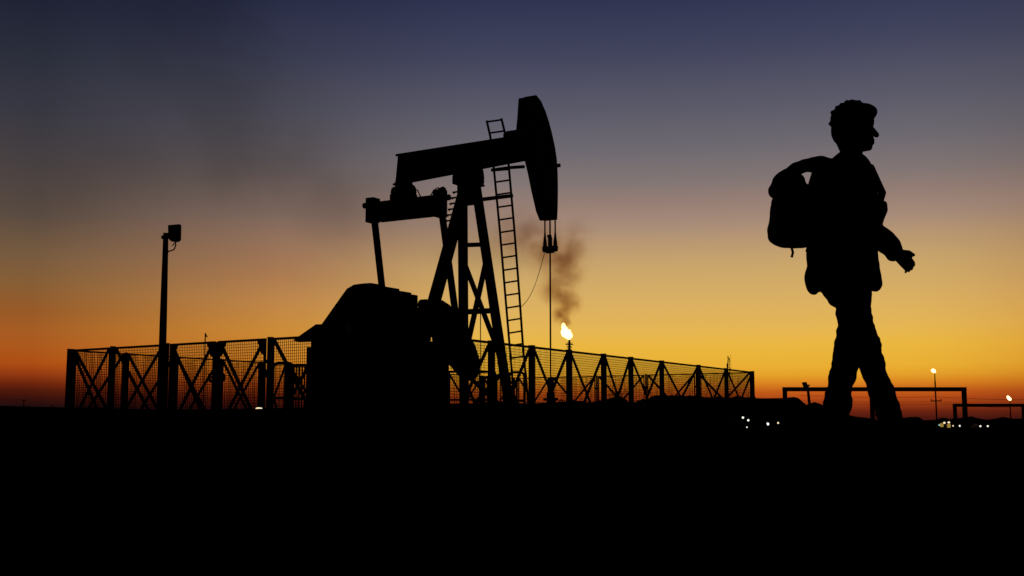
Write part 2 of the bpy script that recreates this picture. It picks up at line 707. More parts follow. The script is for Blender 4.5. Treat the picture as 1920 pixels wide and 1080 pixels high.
for py, w in ((470, 0.13), (589, 0.17)):
    z = zpix(py)
    MB().bar(at_z('left', z), at_z('right', z), 0.12, w).build('cross_brace', M['steel'], pj)
for l0, l1 in (('left', 'right'), ('right', 'left')):
    dx = 0.07 if l0 == 'left' else -0.07
    a_ = at_z(l0, zpix(500)) + Vector((dx, 0, 0))
    b_ = at_z(l1, zpix(690)) + Vector((dx, 0, 0))
    MB().bar(a_, b_, 0.1, 0.17, up=(0, 0, 1)).build('cross_brace', M['steel'], pj)
for l0, l1 in (('left', 'right'), ('right', 'left')):
    dx = 0.07 if l0 == 'left' else -0.07
    MB().bar(at_z(l0, zpix(700)) + Vector((dx, 0, 0)), at_z(l1, 0.6) + Vector((dx, 0, 0)), 0.08, 0.12).build('cross_brace', M['steel'], pj)
q = (at_z('left', zpix(589)) + at_z('right', zpix(589))) / 2
MB().tube([q + Vector((0.1, 0, 0)), Vector((q.x + 0.1, q.y, 0.5))], 0.016, 6).build('pull_cable', M['cable'], pj)
# post cap and saddle bearing
m = MB()
m.box((T(879, 348).x, 0, ztop + 0.02), (0.95, 0.66, 0.07))
m.box((T(879, 348).x, 0, ztop - 0.32), (0.62, 0.52, 0.62))
m.build('post_cap', M['steel'], pj, bevel=0.01)
sx_ = T(878, 333).x
zbb = T(878, 322).z
m = MB()
m.tube([(sx_, -0.50, (ztop + zbb) / 2 + 0.03), (sx_, 0.50, (ztop + zbb) / 2 + 0.03)], 0.19, 14)
m.box((sx_, 0, zbb + 0.0), (0.75, 0.5, 0.1))
for sy in (-0.36, 0.36):
    m.box((sx_, sy, ztop + 0.15), (0.52, 0.2, 0.26))
    m.tube([(sx_, sy - 0.1, zbb - 0.1), (sx_, sy + 0.1, zbb - 0.1)], 0.24, 14)
m.build('saddle_bearing', M['dark_steel'], pj, bevel=0.01)

# tail bearing, equalizer, pitmans
eq = T(758, 393, 0)
tl = T(757, 345, 0)
m = MB()
m.box((tl.x, 0, (tl.z + eq.z) / 2 + 0.12), (0.36, 0.40, tl.z - eq.z - 0.1))
m.tube([(tl.x, -0.34, eq.z + 0.52), (tl.x, 0.34, eq.z + 0.52)], 0.2, 12)
m.box((tl.x, 0, eq.z + 0.34), (0.5, 0.66, 0.22))
m.build('tail_bearing', M['dark_steel'], pj, bevel=0.012)
m = MB()
hb = 1.13
prof = [(-hb, 0.30), (hb, 0.30), (hb, -0.12), (hb - 0.18, -0.28), (-hb + 0.18, -0.28), (-hb, -0.12)]
m.prism([(eq.x - 0.19, y, eq.z + z) for y, z in prof], (0.38, 0, 0))
m.build('equalizer', M['steel'], pj, bevel=0.015)
m = MB()
hp = []
for x, y, bb in ((776, 357, 0.35), (783, 356, 0.42), (787, 366, 0.5), (793, 373, 0.62), (802, 372, 0.78), (808, 366, 0.92), (813, 357, 1.02), (820, 352, 1.12), (827, 354, 1.2)):
    hp.append(T(x, y, bb))
m.tube(hp, 0.02, 6)
m.build('grease_hose', M['rubber'], pj)
shaft = T(765, 604, 0)
for b, topp, botp in ((-1.22, (699, 384), (733, 690)), (1.22, (825, 372), (868, 692))):
    t_, b_ = T(*topp, b), T(*botp, b)
    m = MB()
    m.bar(t_, b_, 0.15, 0.17, up=(1, 0, 0))
    pm = m.build('pitman_arm', M['steel'], pj, bevel=0.012)
    m = MB()
    m.bar(t_ + Vector((0, 0, -0.55)), t_ + Vector((0, 0, 0.2 if b < 0 else 0.24)), 0.30, 0.34, up=(1, 0, 0))
    sgn = -1 if b > 0 else 1
    m.tube([t_ + Vector((0, 0, 0)), t_ + Vector((0, sgn * 0.34, 0))], 0.09, 10)
    if b > 0:
        m.bar(t_ + Vector((0.02, -0.06, 0.236)), t_ + Vector((0.06, -0.08, 0.33)), 0.26, 0.22, w2=0.12, h2=0.1)
    m.build('wrist_joint', M['dark_steel'], pm, bevel=0.01)
    m = MB().tube([b_ + Vector((0, -0.2 * sgn * -1, 0)), b_ + Vector((0, 0.2 * sgn * -1, 0))], 0.13, 14)
    m.build('crank_pin', M['dark_steel'], pm)

# cranks with counterweights (same shape on both sides of the gearbox)
ck = [(798, 588), (806, 570), (822, 563), (836, 572), (862, 606), (884, 648), (893, 676), (892, 700), (882, 714), (868, 706), (846, 680), (830, 664), (819, 645), (815, 622), (798, 610)]
pts = [T(x, y, 1.02) for x, y in ck]
m = MB().prism([p + Vector((0, -0.15, 0)) for p in pts], (0, 0.30, 0))
cr = m.build('crank', M['steel'], pj, bevel=0.02)
cc = Vector((sum(p.x for p in pts) / len(pts), pts[0].y, sum(p.z for p in pts) / len(pts)))
m = MB()
inner = [cc + (p - cc) * 0.7 for p in pts]
m.prism([p + Vector((0, -0.27, 0)) for p in inner], (0, 0.115, 0))
m.build('counterweight', M['rust'], cr, bevel=0.02)
m = MB().prism([Vector((p.x, 1.02 - 0.15, p.z)) for p in pts], (0, 0.30, 0))
cr2 = m.build('crank', M['steel'], pj, bevel=0.02)
m = MB().prism([Vector((p.x, 1.02 + 0.155, p.z)) for p in inner], (0, 0.115, 0))
m.build('counterweight', M['rust'], cr2, bevel=0.02)

# gear reducer
m = MB()
gx = [(-1.35, 1.9), (1.05, 1.9), (1.05, T(800, 602, 0).z), (0.7, T(800, 578, 0).z)]
top1 = T(750, 553, 0.55)
top2 = T(718, 541, -0.55)
zg = top2.z
prof = [(shaft.x - 1.3, 1.7), (shaft.x + 0.22, 1.7), (shaft.x + 0.22, shaft.z - 0.2), (shaft.x + 0.5, shaft.z + 0.1), (shaft.x + 0.5, zg - 0.85), (shaft.x + 0.1, zg - 0.62), (shaft.x - 1.0, zg - 0.55), (shaft.x - 1.3, zg - 0.7)]
m.prism([(x, -0.55, z) for x, z in prof], (0, 1.1, 0))
m.tube([(shaft.x, -0.87, shaft.z), (shaft.x, 0.87, shaft.z)], 0.22, 16)
g = m.build('gear_reducer', M['dark_steel'], pj, bevel=0.03)
m = MB()
for x, y, bb, lt, dp in ((722, 540, 0.1, 0.75, 0.5), (754, 547.5, 0.3, 0.55, 0.3), (776, 553, 0.45, 0.26, 0.12)):
    q = T(x, y, bb)
    m.box((q.x, q.y, (q.z + zg - 0.9) / 2), (lt, dp, q.z - zg + 0.9))
q = T(795, 572, 0.75)
m.tube([(q.x, q.y - 0.12, q.z), (q.x, q.y + 0.12, q.z)], 0.17, 14)
m.build('inspection_cover', M['steel'], g, bevel=0.02)
# belt guard
bgp = [(604, 618), (612, 608), (652, 551), (660, 540), (672, 533), (686, 531), (699, 533), (708, 540), (716, 560), (718, 600), (705, 648), (660, 690), (606, 700), (592, 660)]
plate(bgp, -0.85, 0.4, 'belt_guard', M['steel'], pj, bevel=0.03)
# gearbox pedestal, motor, skid and brake side panel
m = MB()
m.prism([(shaft.x - 1.45, -0.7, 0.6), (shaft.x + 1.25, -0.7, 0.6), (shaft.x + 1.05, -0.7, 1.72), (shaft.x - 1.3, -0.7, 1.72)], (0, 1.4, 0))
m.build('gearbox_pedestal', M['steel'], pj, bevel=0.01)
mo = T(640, 665, -0.7)
m = MB()
m.tube([(mo.x, 0.55, 1.75), (mo.x, -0.55, 1.75)], 0.42, 18)
for k in range(9):
    m.tube([(mo.x, 0.45 - k * 0.11, 1.75), (mo.x, 0.42 - k * 0.11, 1.75)], 0.46, 18)
m.box((mo.x - 0.1, -0.1, 2.28), (0.3, 0.3, 0.25))
m.build('motor', M['dark_steel'], pj, bevel=0.01)
m = MB()
m.prism([(mo.x - 0.7, -0.55, 0.6), (mo.x + 0.7, -0.55, 0.6), (mo.x + 0.55, -0.55, 1.36), (mo.x - 0.55, -0.55, 1.36)], (0, 1.1, 0))
m.build('motor_base', M['steel'], pj)
m = MB()
for sy in (-0.75, 0.75):
    m.box(((mo.x - 1.2 + 2.4) / 2, sy, 0.46), (2.4 - mo.x + 1.2, 0.3, 0.08))
    m.box(((mo.x - 1.2 + 2.4) / 2, sy, 0.24), (2.4 - mo.x + 1.2, 0.12, 0.36))
for k in range(8):
    x = lerp(mo.x - 1.1, 2.3, k / 7)
    m.box((x, 0, 0.25), (0.2, 1.3, 0.3))
m.box(((mo.x + 1.3) / 2, 0, 0.555), (1.5 - mo.x + 1.2, 1.7, 0.06))
m.build('skid', M['steel'], pj)
# sheet-steel guard panels round the swinging weights
m = MB()
gz = T(836, 643, 1.75).z
x1 = T(838, 700, 1.75).x
x0 = T(640, 700, 1.75).x
m.box(((x0 + x1) / 2, -1.75, gz / 2 + 0.06), (x1 - x0, 0.03, gz - 0.12))
for k in range(6):
    x = lerp(x0 + 0.03, x1 - 0.03, k / 5)
    m.box((x, -1.71, gz / 2), (0.06, 0.05, gz))
m.build('crank_guard', M['steel'], pj)

# ladder against the front of the post
lb = -0.72
lad = empty('ladder', (0, 0, 0))
COL.objects.unlink(lad)
bpy.data.objects.remove(lad)
m = MB()
upL, upR = (913, 226), (939.5, 222)
midL, midR = (922, 268), (953, 262)
lowL, lowR = (958, 668), (985, 690)


def LP(px, py):
    return T(px, py, lb)


# straight rails through the photo's points
railsL = [LP(912.5, 226), LP(919.5, 257), LP(926, 316), LP(937, 430), LP(948, 560), LP(956.5, 660), LP(965, 760)]
railsR = [LP(940, 222), LP(948, 254), LP(954, 312), LP(964, 425), LP(974, 555), LP(981, 655), LP(991, 760)]
# the rails stand half a metre apart across the beam
t_m = sum(p.x for p in railsL[2:]) / 5
for i in range(7):
    pass


def ladder_pt(px, py, side):
    return T(px, py, lb + side * 0.30)


LL = [(912.5, 226), (919.5, 257), (926, 316), (937, 430), (948, 560), (956.5, 660), (965, 760)]
RR = [(940, 222), (948, 254), (954, 312), (964, 425), (974, 555), (981, 655), (991, 760)]
lr = [ladder_pt(x, y, -1) for x, y in LL]
rr = [ladder_pt(x, y, 1) for x, y in RR]
m = MB()
for pp in (lr, rr):
    for a_, b_ in zip(pp, pp[1:]):
        m.bar(a_, b_, 0.055, 0.07, up=(1, 0, 0))


def rail_at(pp, px_list, py):
    for (p0, p1), (q0, q1) in zip(zip(px_list, px_list[1:]), zip(pp, pp[1:])):
        if p0[1] <= py <= p1[1]:
            return q0.lerp(q1, (py - p0[1]) / (p1[1] - p0[1]))
    return pp[-1]


ladder = m.build('ladder', M['steel'], pj)
py = 228.5
ys = [228.5, 249.5, 271, 293, 317] + [341.5 + 23.6 * k for k in range(15)]
for y in ys:
    a_, b_ = rail_at(lr, LL, y), rail_at(rr, RR, y - 4)
    MB().bar(a_, b_, 0.045, 0.055).build('rung', M['steel'], ladder)
# ladder brackets to the post
a_ = T(903, 374, 0.1)
b_ = T(960, 367, -0.45)
MB().bar(a_, b_, 0.09, 0.13).build('ladder_bracket', M['steel'], pj)
MB().bar(T(944, 368, -0.6), T(960, 369, -0.4), 0.06, 0.06).build('ladder_bracket', M['steel'], pj)
m = MB()
m.bar(T(921, 319, -1.05), T(956, 316, -0.4), 0.09, 0.10)
m.bar(T(952, 314.5, -0.42), T(983, 312.5, 0.25), 0.09, 0.10)
m.build('ladder_bracket', M['steel'], pj)

# wellhead under the rod
wb = C0 + A * wx
wh = empty('wellhead', wb, math.atan2(A.y, A.x), 'dark wellhead valve stack under the vertical pump rod', 'wellhead')
m = MB()
m.tube([(0, 0, 0), (0, 0, 0.25), (0, 0, 0.26), (0, 0, 1.5)], [0.3, 0.3, 0.16, 0.16], 14)
for z in (0.5, 0.85, 1.2):
    m.tube([(0, 0, z), (0, 0, z + 0.09)], 0.27, 14)
m.build('valve_body', M['dark_steel'], wh)
m = MB().tube([(0, 0, 1.5), (0, 0, 1.9), (0, 0, 1.95), (0, 0, 2.0)], [0.12, 0.12, 0.16, 0.1], 12)
m.build('stuffing_box', M['dark_steel'], wh)
m = MB()
m.tube([(0, 0.1, 1.05), (0, 0.9, 1.05), (0, 1.05, 0.95), (0, 1.1, 0.1)], 0.06, 8)
m.build('flow_line', M['steel'], wh)
m = MB()
m.tube([(0, -0.1, 1.05), (0, -0.42, 1.05)], 0.045, 8)
m.tube([(0.18 * math.cos(k * math.pi / 8), -0.42, 1.05 + 0.18 * math.sin(k * math.pi / 8)) for k in range(17)], 0.022, 6)
m.build('handwheel', M['steel'], wh)

# control cabinet with a sloped canopy
cab_d = 27.4
cb = P(608, 700, cab_d)
cab = empty('control_cabinet', (cb.x, cb.y, 0), 0, 'dark control cabinet with a wedge shaped canopy at the left end of the pump', 'cabinet')


def CL(px, py):
    p = P(px, py, cab_d)
    return Vector((p.x - cb.x, 0, p.z))


ctop = CL(600, 640).z
xa, xb = CL(582, 700).x, CL(652, 700).x
m = MB().box(((xa + xb) / 2, 0.25, (ctop + 0.25) / 2), (xb - xa, 0.5, ctop - 0.25))
for k in (xa + 0.06, xb - 0.06):
    m.box((k, 0.25, 0.12), (0.08, 0.4, 0.26))
m.build('housing', M['steel'], cab, bevel=0.012)
m = MB().prism([CL(549, 638), CL(592, 608), CL(650, 607), CL(650, 634), CL(600, 636)], (0, 0.75, 0))
m.build('canopy', M['steel'], cab)
xs0 = CL(574, 700).x
m = MB().box(((xs0 + xa) / 2 - 0.0, 0.2, CL(575, 690).z), (xa - xs0, 0.34, CL(575, 651).z - CL(575, 730).z))
m.build('side_box', M['steel'], cab, bevel=0.01)
m = MB().box(((xa + xb) / 2, -0.012, (ctop + 0.3) / 2), ((xb - xa) * 0.86, 0.024, (ctop - 0.3) * 0.86))
dr = m.build('door', M['steel'], cab)
MB().box((xa + 0.14, -0.04, 1.2), (0.03, 0.04, 0.16)).build('handle', M['dark_steel'], dr)


# ------------------------------------------------------------------ guard rails inside the compound
def guard_rail(px0, px1, ytop, d, label, bars=5):
    a_, b_ = P(px0, ytop, d), P(px1, ytop, d)
    w = b_.x - a_.x
    zt = a_.z
    o = empty('guard_rail', (a_.x, d, 0), 0, label, 'railing', 'low pipe railings inside the fence')
    r = 0.12
    path = [(0, 0, 0), (0, 0, zt - r), (r * 0.3, 0, zt - r * 0.3), (r, 0, zt), (w - r, 0, zt), (w - r * 0.3, 0, zt - r * 0.3), (w, 0, zt - r), (w, 0, 0)]
    MB().tube(path, 0.042, 8).build('hoop', M['steel'], o)
    for z in (0.55, 0.3):
        MB().tube([(0, 0, zt * z), (w, 0, zt * z)], 0.036, 8).build('cross_rail', M['steel'], o)
    for k in range(bars):
        x = w * (k + 1) / (bars + 1)
        MB().tube([(x, 0, 0.1), (x, 0, zt)], 0.02, 6).build('baluster', M['steel'], o)
    return o


guard_rail(512, 550, 681, 28.3, 'round cornered pipe railing left of the control cabinet', 0)
guard_rail(546, 582, 685, 28.9, 'railing with close upright bars tucked beside the control cabinet', 6)
guard_rail(955, 983, 698, 36.6, 'round cornered pipe railing between the ladder foot and the pump post', 0)
guard_rail(908, 950, 706, 37.8, 'railing with upright bars behind the right pump post', 6)
guard_rail(838, 930, 697, 39.5, 'wide low pipe railing behind the pump crank', 2)

# handwheel valve seen in front of the far left fence
vd = 31.0
vp = P(407, 708, vd)
va = empty('valve', (vp.x, vp.y, 0), 0, 'pipe valve with a round handwheel seen through the gate', 'valve')
m = MB().tube([(0, 0, 0), (0, 0, vp.z - 0.1)], 0.07, 10)
m.tube([(0, 0, vp.z - 0.4), (0, 0, vp.z - 0.15)], 0.14, 10)
m.build('stem', M['steel'], va)
m = MB()
m.tube([(0.22 * math.cos(k * math.pi / 10), -0.05, vp.z + 0.14 * math.sin(k * math.pi / 10)) for k in range(21)], 0.04, 6)
for k in range(3):
    t = k * math.pi / 3
    m.bar((-0.2 * math.cos(t), -0.05, vp.z - 0.13 * math.sin(t)), (0.2 * math.cos(t), -0.05, vp.z + 0.13 * math.sin(t)), 0.04)
m.build('handwheel', M['dark_steel'], va)

# thin rod with a little vane
wd = 33.0
wp = P(385, 628, wd)
wv = empty('wind_vane', (wp.x, wp.y, 0), 0, 'thin upright rod tipped with a tiny dark vane above the gate', 'wind vane')
MB().tube([(0, 0, 0), (0, 0, wp.z + 0.06)], 0.018, 6).build('rod', M['steel'], wv)
MB().prism([(0.0, -0.01, wp.z + 0.06), (0.075, -0.01, wp.z - 0.07), (0.0, -0.01, wp.z - 0.05)], (0, 0.03, 0)).build('vane', M['steel'], wv)

# ------------------------------------------------------------------ tall floodlight pole
fd = 27.9
base = P(301.5, 760, fd)
topp = P(311, 437, fd)
fl = empty('floodlight_pole', (base.x, fd, 0), 0, 'tall slightly leaning pole with a square floodlight on its top at left', 'floodlight')
lx = topp.x - base.x
m = MB().tube([(-0.06, 0, 0), (0, 0, base.z), (lx * 0.5, 0, lerp(base.z, topp.z, 0.5)), (lx, 0, topp.z)], [0.1, 0.095, 0.09, 0.066], 12)
m.box((0, 0, 0.02), (0.4, 0.4, 0.04))
m.build('pole', M['galv'], fl)


def FLp(px, py, dy=0.0):
    p = P(px, py, fd)
    return Vector((p.x - base.x, dy, p.z))


m = MB().bar(FLp(303, 445), FLp(322, 444), 0.07, 0.08)
m.build('bracket', M['galv'], fl)
m = MB().prism([FLp(317.5, 423.5, -0.12), FLp(339.5, 421.5, -0.12), FLp(339, 450, -0.12), FLp(334, 454, -0.12), FLp(322, 453, -0.12), FLp(317.5, 448, -0.12)], (0, 0.16, 0))
m.build('lamp_housing', M['dark_steel'], fl, bevel=0.008)
m = MB().tube([FLp(329, 453), FLp(329.5, 460), FLp(327, 467), FLp(322, 470), FLp(316, 471), FLp(313.5, 476)], 0.018, 6)
m.tube([FLp(327, 455), FLp(325, 459), FLp(323, 460.5)], 0.014, 6)
m.build('cable', M['rubber'], fl)
m = MB()
for y in (500, 535, 570, 605):
    q = FLp(lerp(311, 303, (y - 437) / 223) + 4, y)
    m.box((q.x, -0.02, q.z), (0.05, 0.05, 0.06))
m.build('cable_clip', M['galv'], fl)

# ------------------------------------------------------------------ banks, mounds, hills
ridge('earth_bank', [(1085, 764, 19.5), (1110, 752, 20), (1135, 748, 21), (1165, 745, 22.5), (1178, 753, 23.5), (1205, 751, 25), (1222, 742, 26.5), (1260, 741, 29), (1300, 741.5, 31.5), (1330, 744, 34), (1345, 744, 35), (1400, 744.5, 39), (1416, 744.5, 41), (1428, 775, 42), (1440, 800, 43)],
      1.1, M['soil'], 'rough bank of dark earth along the outside of the right fence', sub=6, rough=0.06, base=-0.2)
ridge('dirt_mound', [(1478, 800, 60), (1498, 772, 60), (1512, 760, 60), (1527, 753.5, 60), (1540, 757, 60), (1556, 767, 60), (1572, 774, 60), (1600, 780, 60), (1640, 786, 60), (1690, 790, 60), (1720, 800, 60)],
      3.0, M['soil'], 'dark heap of earth behind the pipe barrier', sub=4, rough=0.05)
ridge('mesa_hill', [(1380, 752, 900), (1400, 746, 900), (1440, 746.5, 900), (1470, 746, 900), (1488, 744, 900), (1497, 746, 900), (1505, 753, 900), (1518, 764, 900), (1540, 774, 900), (1580, 790, 900)],
      45, M['hill'], 'flat topped dark hill beyond the right end of the fence', sub=4, base=-2)
ridge('far_hills', [(1500, 793, 5200), (1640, 789, 5200), (1700, 790, 5200), (1745, 787.5, 5200), (1775, 786, 5200), (1806, 783, 5200), (1822, 780.5, 5200), (1832, 784, 5200), (1850, 787, 5200), (1866, 785, 5200), (1880, 781.5, 5200), (1900, 785, 5200), (1935, 784, 5200), (2000, 790, 5200)],
      300, M['hill'], 'low dark hills along the horizon at right', sub=5, base=-5)

# ------------------------------------------------------------------ shrub on the bank
sp_ = P(1158, 738, 23.2)
sh = empty('shrub', (sp_.x, sp_.y, sp_.z - 0.35), 0, 'small dark shrub growing on the earth bank in front of the right fence', 'shrub')
m = MB()
for k in range(420):
    v = Vector((random.gauss(0, 0.10), random.gauss(0, 0.10), abs(random.gauss(0.28, 0.09))))
    rot = Matrix.Rotation(random.uniform(0, 6.28), 3, 'Z') @ Matrix.Rotation(random.uniform(-1, 1), 3, 'X')
    s = random.uniform(0.012, 0.03)
    m.add([v + rot @ Vector(q) for q in ((-s, 0, 0), (0, 0.5 * s, 0.2 * s), (s, 0, 0), (0, -0.5 * s, 0.2 * s))], [(0, 1, 2, 3)])
m.build('foliage', M['leaf'], sh, fix=False)
m = MB()
for k in range(9):
    a_ = random.uniform(0, 6.28)
    m.tube([(0, 0, 0), (0.05 * math.cos(a_), 0.05 * math.sin(a_), 0.17), (0.13 * math.cos(a_), 0.13 * math.sin(a_), 0.36)], [0.012, 0.009, 0.004], 5)
m.build('stem', M['wood'], sh)


# ------------------------------------------------------------------ pipe barriers
def barrier(px0, px1, ytop, d, posts, label, rot=0.0):
    a_, b_ = P(px0, ytop, d), P(px1, ytop, d)
    w = (b_ - a_).length
    zt = a_.z
    g = ground_z(a_.x, a_.y)
    o = empty('pipe_barrier', (a_.x, a_.y, g), math.atan2(b_.y - a_.y, b_.x - a_.x), label, 'barrier', 'pipe barriers on the open ground')
    h = zt - g
    r = 0.055
    MB().box((w / 2, 0, h - r), (w, 2 * r, 2 * r)).build('top_rail', M['steel'], o, bevel=0.006)
    for t in posts:
        x = r + (w - 2 * r) * t
        MB().box((x, 0, (h - 2 * r) / 2 - 0.05), (2 * r - 0.006, 2 * r - 0.006, h - 2 * r + 0.1)).build('post', M['steel'], o, bevel=0.006)
    return o


barrier(1467.5, 1811, 726, 30.0, (0, 0.485, 1), 'longer steel pipe barrier with three posts in front of the walking person')
barrier(1787, 2050, 757, 39.0, (0, 0.5, 1), 'low steel pipe barrier cut off by the right edge of the picture')


# ------------------------------------------------------------------ flare stacks
def flare(px, ytip, d, width, label, flame_pts, platform=True, lean=0.0):
    tip = P(px, ytip, d)
    g = ground_z(tip.x, tip.y)
    o = empty('flare_stack', (tip.x, tip.y, g), 0, label, 'flare stack', 'burning gas flares')
    h = tip.z - g
    m = MB().tube([(0, 0, 0), (0, 0, h * 0.85), (0, 0, h * 0.86), (0, 0, h)], [width, width, width * 0.75, width * 0.6], 10)
    m.build('riser', M['rust'], o)
    if platform:
        s = d / F
        m = MB()
        for dz, rr_ in ((9 * s, 7.5 * s), (13 * s, 5 * s)):
            m.tube([(0, 0, h - dz - 0.5 * s), (0, 0, h - dz + 0.5 * s)], rr_, 12)
        for k in range(6):
            a_ = k * math.pi / 3
            m.bar((6 * s * math.cos(a_), 6 * s * math.sin(a_), h - 9 * s), (6.5 * s * math.cos(a_), 6.5 * s * math.sin(a_), h - 5.5 * s), 0.7 * s)
            m.bar((5 * s * math.cos(a_), 5 * s * math.sin(a_), h - 12.5 * s), (1.5 * s * math.cos(a_), 1.5 * s * math.sin(a_), h - 20 * s), 0.6 * s)
        m.build('platform', M['rust'], o)
    f = MB()
    for fx, fy, rx, rz_, tilt in flame_pts:
        q = P(fx, fy, d)
        s = d / F
        f.ball((q.x - tip.x, 0, q.z - g), (rx * s, min(rx, rz_) * s, rz_ * s), 16, 10, Matrix.Rotation(tilt, 3, 'Y'))
    s = d / F
    f.fused('flame', M['flame'], o, voxel=0.5 * s, smooth=4)
    return o


flare(1067.5, 637, 350, 0.55, 'nearest burning gas flare stack rising behind the fence right of the pump rod',
      [(1065, 628, 7.5, 8, 0.4), (1058, 624, 6.5, 9, -0.2), (1057, 613, 4.5, 8.5, -0.1), (1066, 622, 5, 5, 0), (1069, 629, 5, 6, 0), (1060, 616, 4.5, 6, -0.5), (1067, 635, 3, 4, 0)])
flare(1752.5, 698, 700, 0.45, 'tall thin distant flare stack with a round flame right of the walking person',
      [(1750, 695, 4.6, 3.6, 0.3), (1752, 697, 3, 3, 0)], platform=False)
flare(1893.5, 751, 900, 0.45, 'smallest distant flare with a low flame at the right edge',
      [(1891, 746, 3.0, 4.2, -0.5), (1893.5, 748.5, 3, 3, 0), (1889.5, 743.5, 2, 2, 0)], platform=False)

# ------------------------------------------------------------------ telecom mast behind the fence
md = 420
mb = P(1365.5, 668, md)
mg = ground_z(mb.x, mb.y)
mast = empty('telecom_mast', (mb.x, mb.y, mg), 0, 'thin lattice telecom mast with antennas behind the right end of the fence', 'mast')
mh = mb.z - mg
m = MB()
w0 = 0.55
for k in range(3):
    a_ = k * 2 * math.pi / 3
    m.bar((w0 * math.cos(a_), w0 * math.sin(a_), 0), (0.42 * math.cos(a_), 0.42 * math.sin(a_), mh - 1.5), 0.13)
n = 26
for i in range(n):
    z0, z1 = (mh - 1.5) * i / n, (mh - 1.5) * (i + 1) / n
    for k in range(3):
        a0, a1 = k * 2 * math.pi / 3, (k + 1) * 2 * math.pi / 3
        w = lerp(w0, 0.42, i / n)
        m.bar((w * math.cos(a0), w * math.sin(a0), z0), (w * math.cos(a1), w * math.sin(a1), z1), 0.07)
m.build('lattice_tower', M['galv'], mast)
for x, z, h in ((-0.5, mh - 3.5, 1.6), (0.35, mh - 1.3, 1.3), (-0.1, mh - 0.6, 1.4), (0.75, mh - 5.0, 0.9), (-0.6, mh - 5.5, 1.2)):
    MB().box((x, 0, z), (0.36, 0.2, h)).build('antenna', M['galv'], mast)
MB().tube([(0.9, 0, mh - 5), (0.9, 0, mh + 0.6)], 0.045, 6).build('whip_aerial', M['galv'], mast)


# ------------------------------------------------------------------ utility poles and wires
def upole(px, ytop, d, w, arms, label, r):
    t = P(px, ytop, d)
    g = ground_z(t.x, t.y)
    o = empty('utility_pole', (t.x, t.y, g), 0, label, 'utility pole', 'power poles on the plain')
    h = t.z - g
    MB().tube([(0, 0, 0), (0, 0, h)], [r * 1.25, r * 0.8], 8).build('pole', M['wood'], o)
    for dz, ww in arms:
        m = MB().box((0, -r, h - dz), (ww, r, r * 1.2))
        for k in (-1, 1):
            m.box((k * ww * 0.46, -r, h - dz + r * 1.4), (r, r, r * 1.8))
        m.build('crossarm', M['wood'], o)
    return o


s = 250 / F
upole(1754.5, 743, 250, 1, ((8.5 * s, 19 * s),), 'wooden power pole with one long crossarm in line with the thin flare stack', 0.17)
upole(45, 749, 700, 1, ((0.6, 2.3),), 'taller of the two far power poles left of the fence', 0.28)
upole(98.5, 759.5, 1000, 1, ((0.5, 2.4),), 'shorter far power pole nearest the left corner of the fence', 0.3)


def wire(pts, r, label):
    m = MB()
    path = []
    for (a_, b_) in zip(pts, pts[1:]):
        for k in range(10):
            t = k / 10
            q = P(lerp(a_[0], b_[0], t), lerp(a_[1], b_[1], t), lerp(a_[2], b_[2], t))
            q.z -= 4 * (a_[3]) * t * (1 - t)
            path.append(q)
    path.append(P(*pts[-1][:3]))
    m.tube(path, r, 5)
    o = m.build('power_line', M['cable'])
    tag(o, label, 'cable', 'overhead power lines')


wire([(1500, 741, 260, 0.3), (1754, 744, 250, 0.3), (2000, 749, 240, 0)], 0.035, 'uppermost power line sagging across the right side of the sky')
wire([(1480, 750, 260, 0.3), (1746, 753, 250, 0.3), (2000, 760, 240, 0)], 0.025, 'power line attached to the left end of the long crossarm')
wire([(1480, 754, 262, 0.3), (1763, 757.5, 251, 0.3), (2000, 766, 241, 0)], 0.025, 'lowest power line passing just under the long crossarm')
wire([(-60, 748, 690, 0.3), (45, 749.5, 700, 0.5), (98.5, 760.0, 1000, 0.2), (150, 761.5, 1200, 0)], 0.09, 'faint far power line between the two poles at left')


# ------------------------------------------------------------------ small floodlights near the mound
d = 58
t = P(1514, 722, d)
g0 = P(1519.5, 775, d)
o = empty('floodlight_pole', (g0.x, d, ground_z(g0.x, d)), 0, 'small floodlight on a short leaning pole behind the left part of the pipe barrier', 'floodlight')
z0 = ground_z(g0.x, d)
MB().tube([(0.05, 0, 0), (0, 0, g0.z - z0), (t.x - g0.x, 0, t.z - z0)], [0.09, 0.085, 0.065], 8).build('pole', M['galv'], o)
q = lambda x, y: Vector((P(x, y, d).x - g0.x, -0.1, P(x, y, d).z - z0))
MB().prism([q(1504.5, 717), q(1511, 716), q(1515, 725), q(1508, 727)], (0, 0.25, 0)).build('lamp_housing', M['dark_steel'], o)
MB().prism([q(1511, 721.5), q(1517.5, 721), q(1518, 723), q(1513, 726)], (0, 0.2, 0)).build('ballast_box', M['dark_steel'], o)
d2 = 120
t = P(1575.5, 748, d2)
g0 = P(1581, 790, d2)
z0 = ground_z(g0.x, d2)
o = empty('street_lamp', (g0.x, d2, z0), 0, 'leaning lamp post with a drooping unlit head behind the earth heap', 'street lamp')
MB().tube([(0.1, 0, 0), (0, 0, g0.z - z0), (t.x - g0.x, 0, t.z - z0)], [0.11, 0.1, 0.07], 8).build('pole', M['galv'], o)
q = lambda x, y: Vector((P(x, y, d2).x - g0.x, -0.1, P(x, y, d2).z - z0))
MB().prism([q(1571.5, 755), q(1571, 752), q(1574, 748.5), q(1576, 748), q(1575, 753)], (0, 0.2, 0)).build('lamp_head', M['dark_steel'], o)


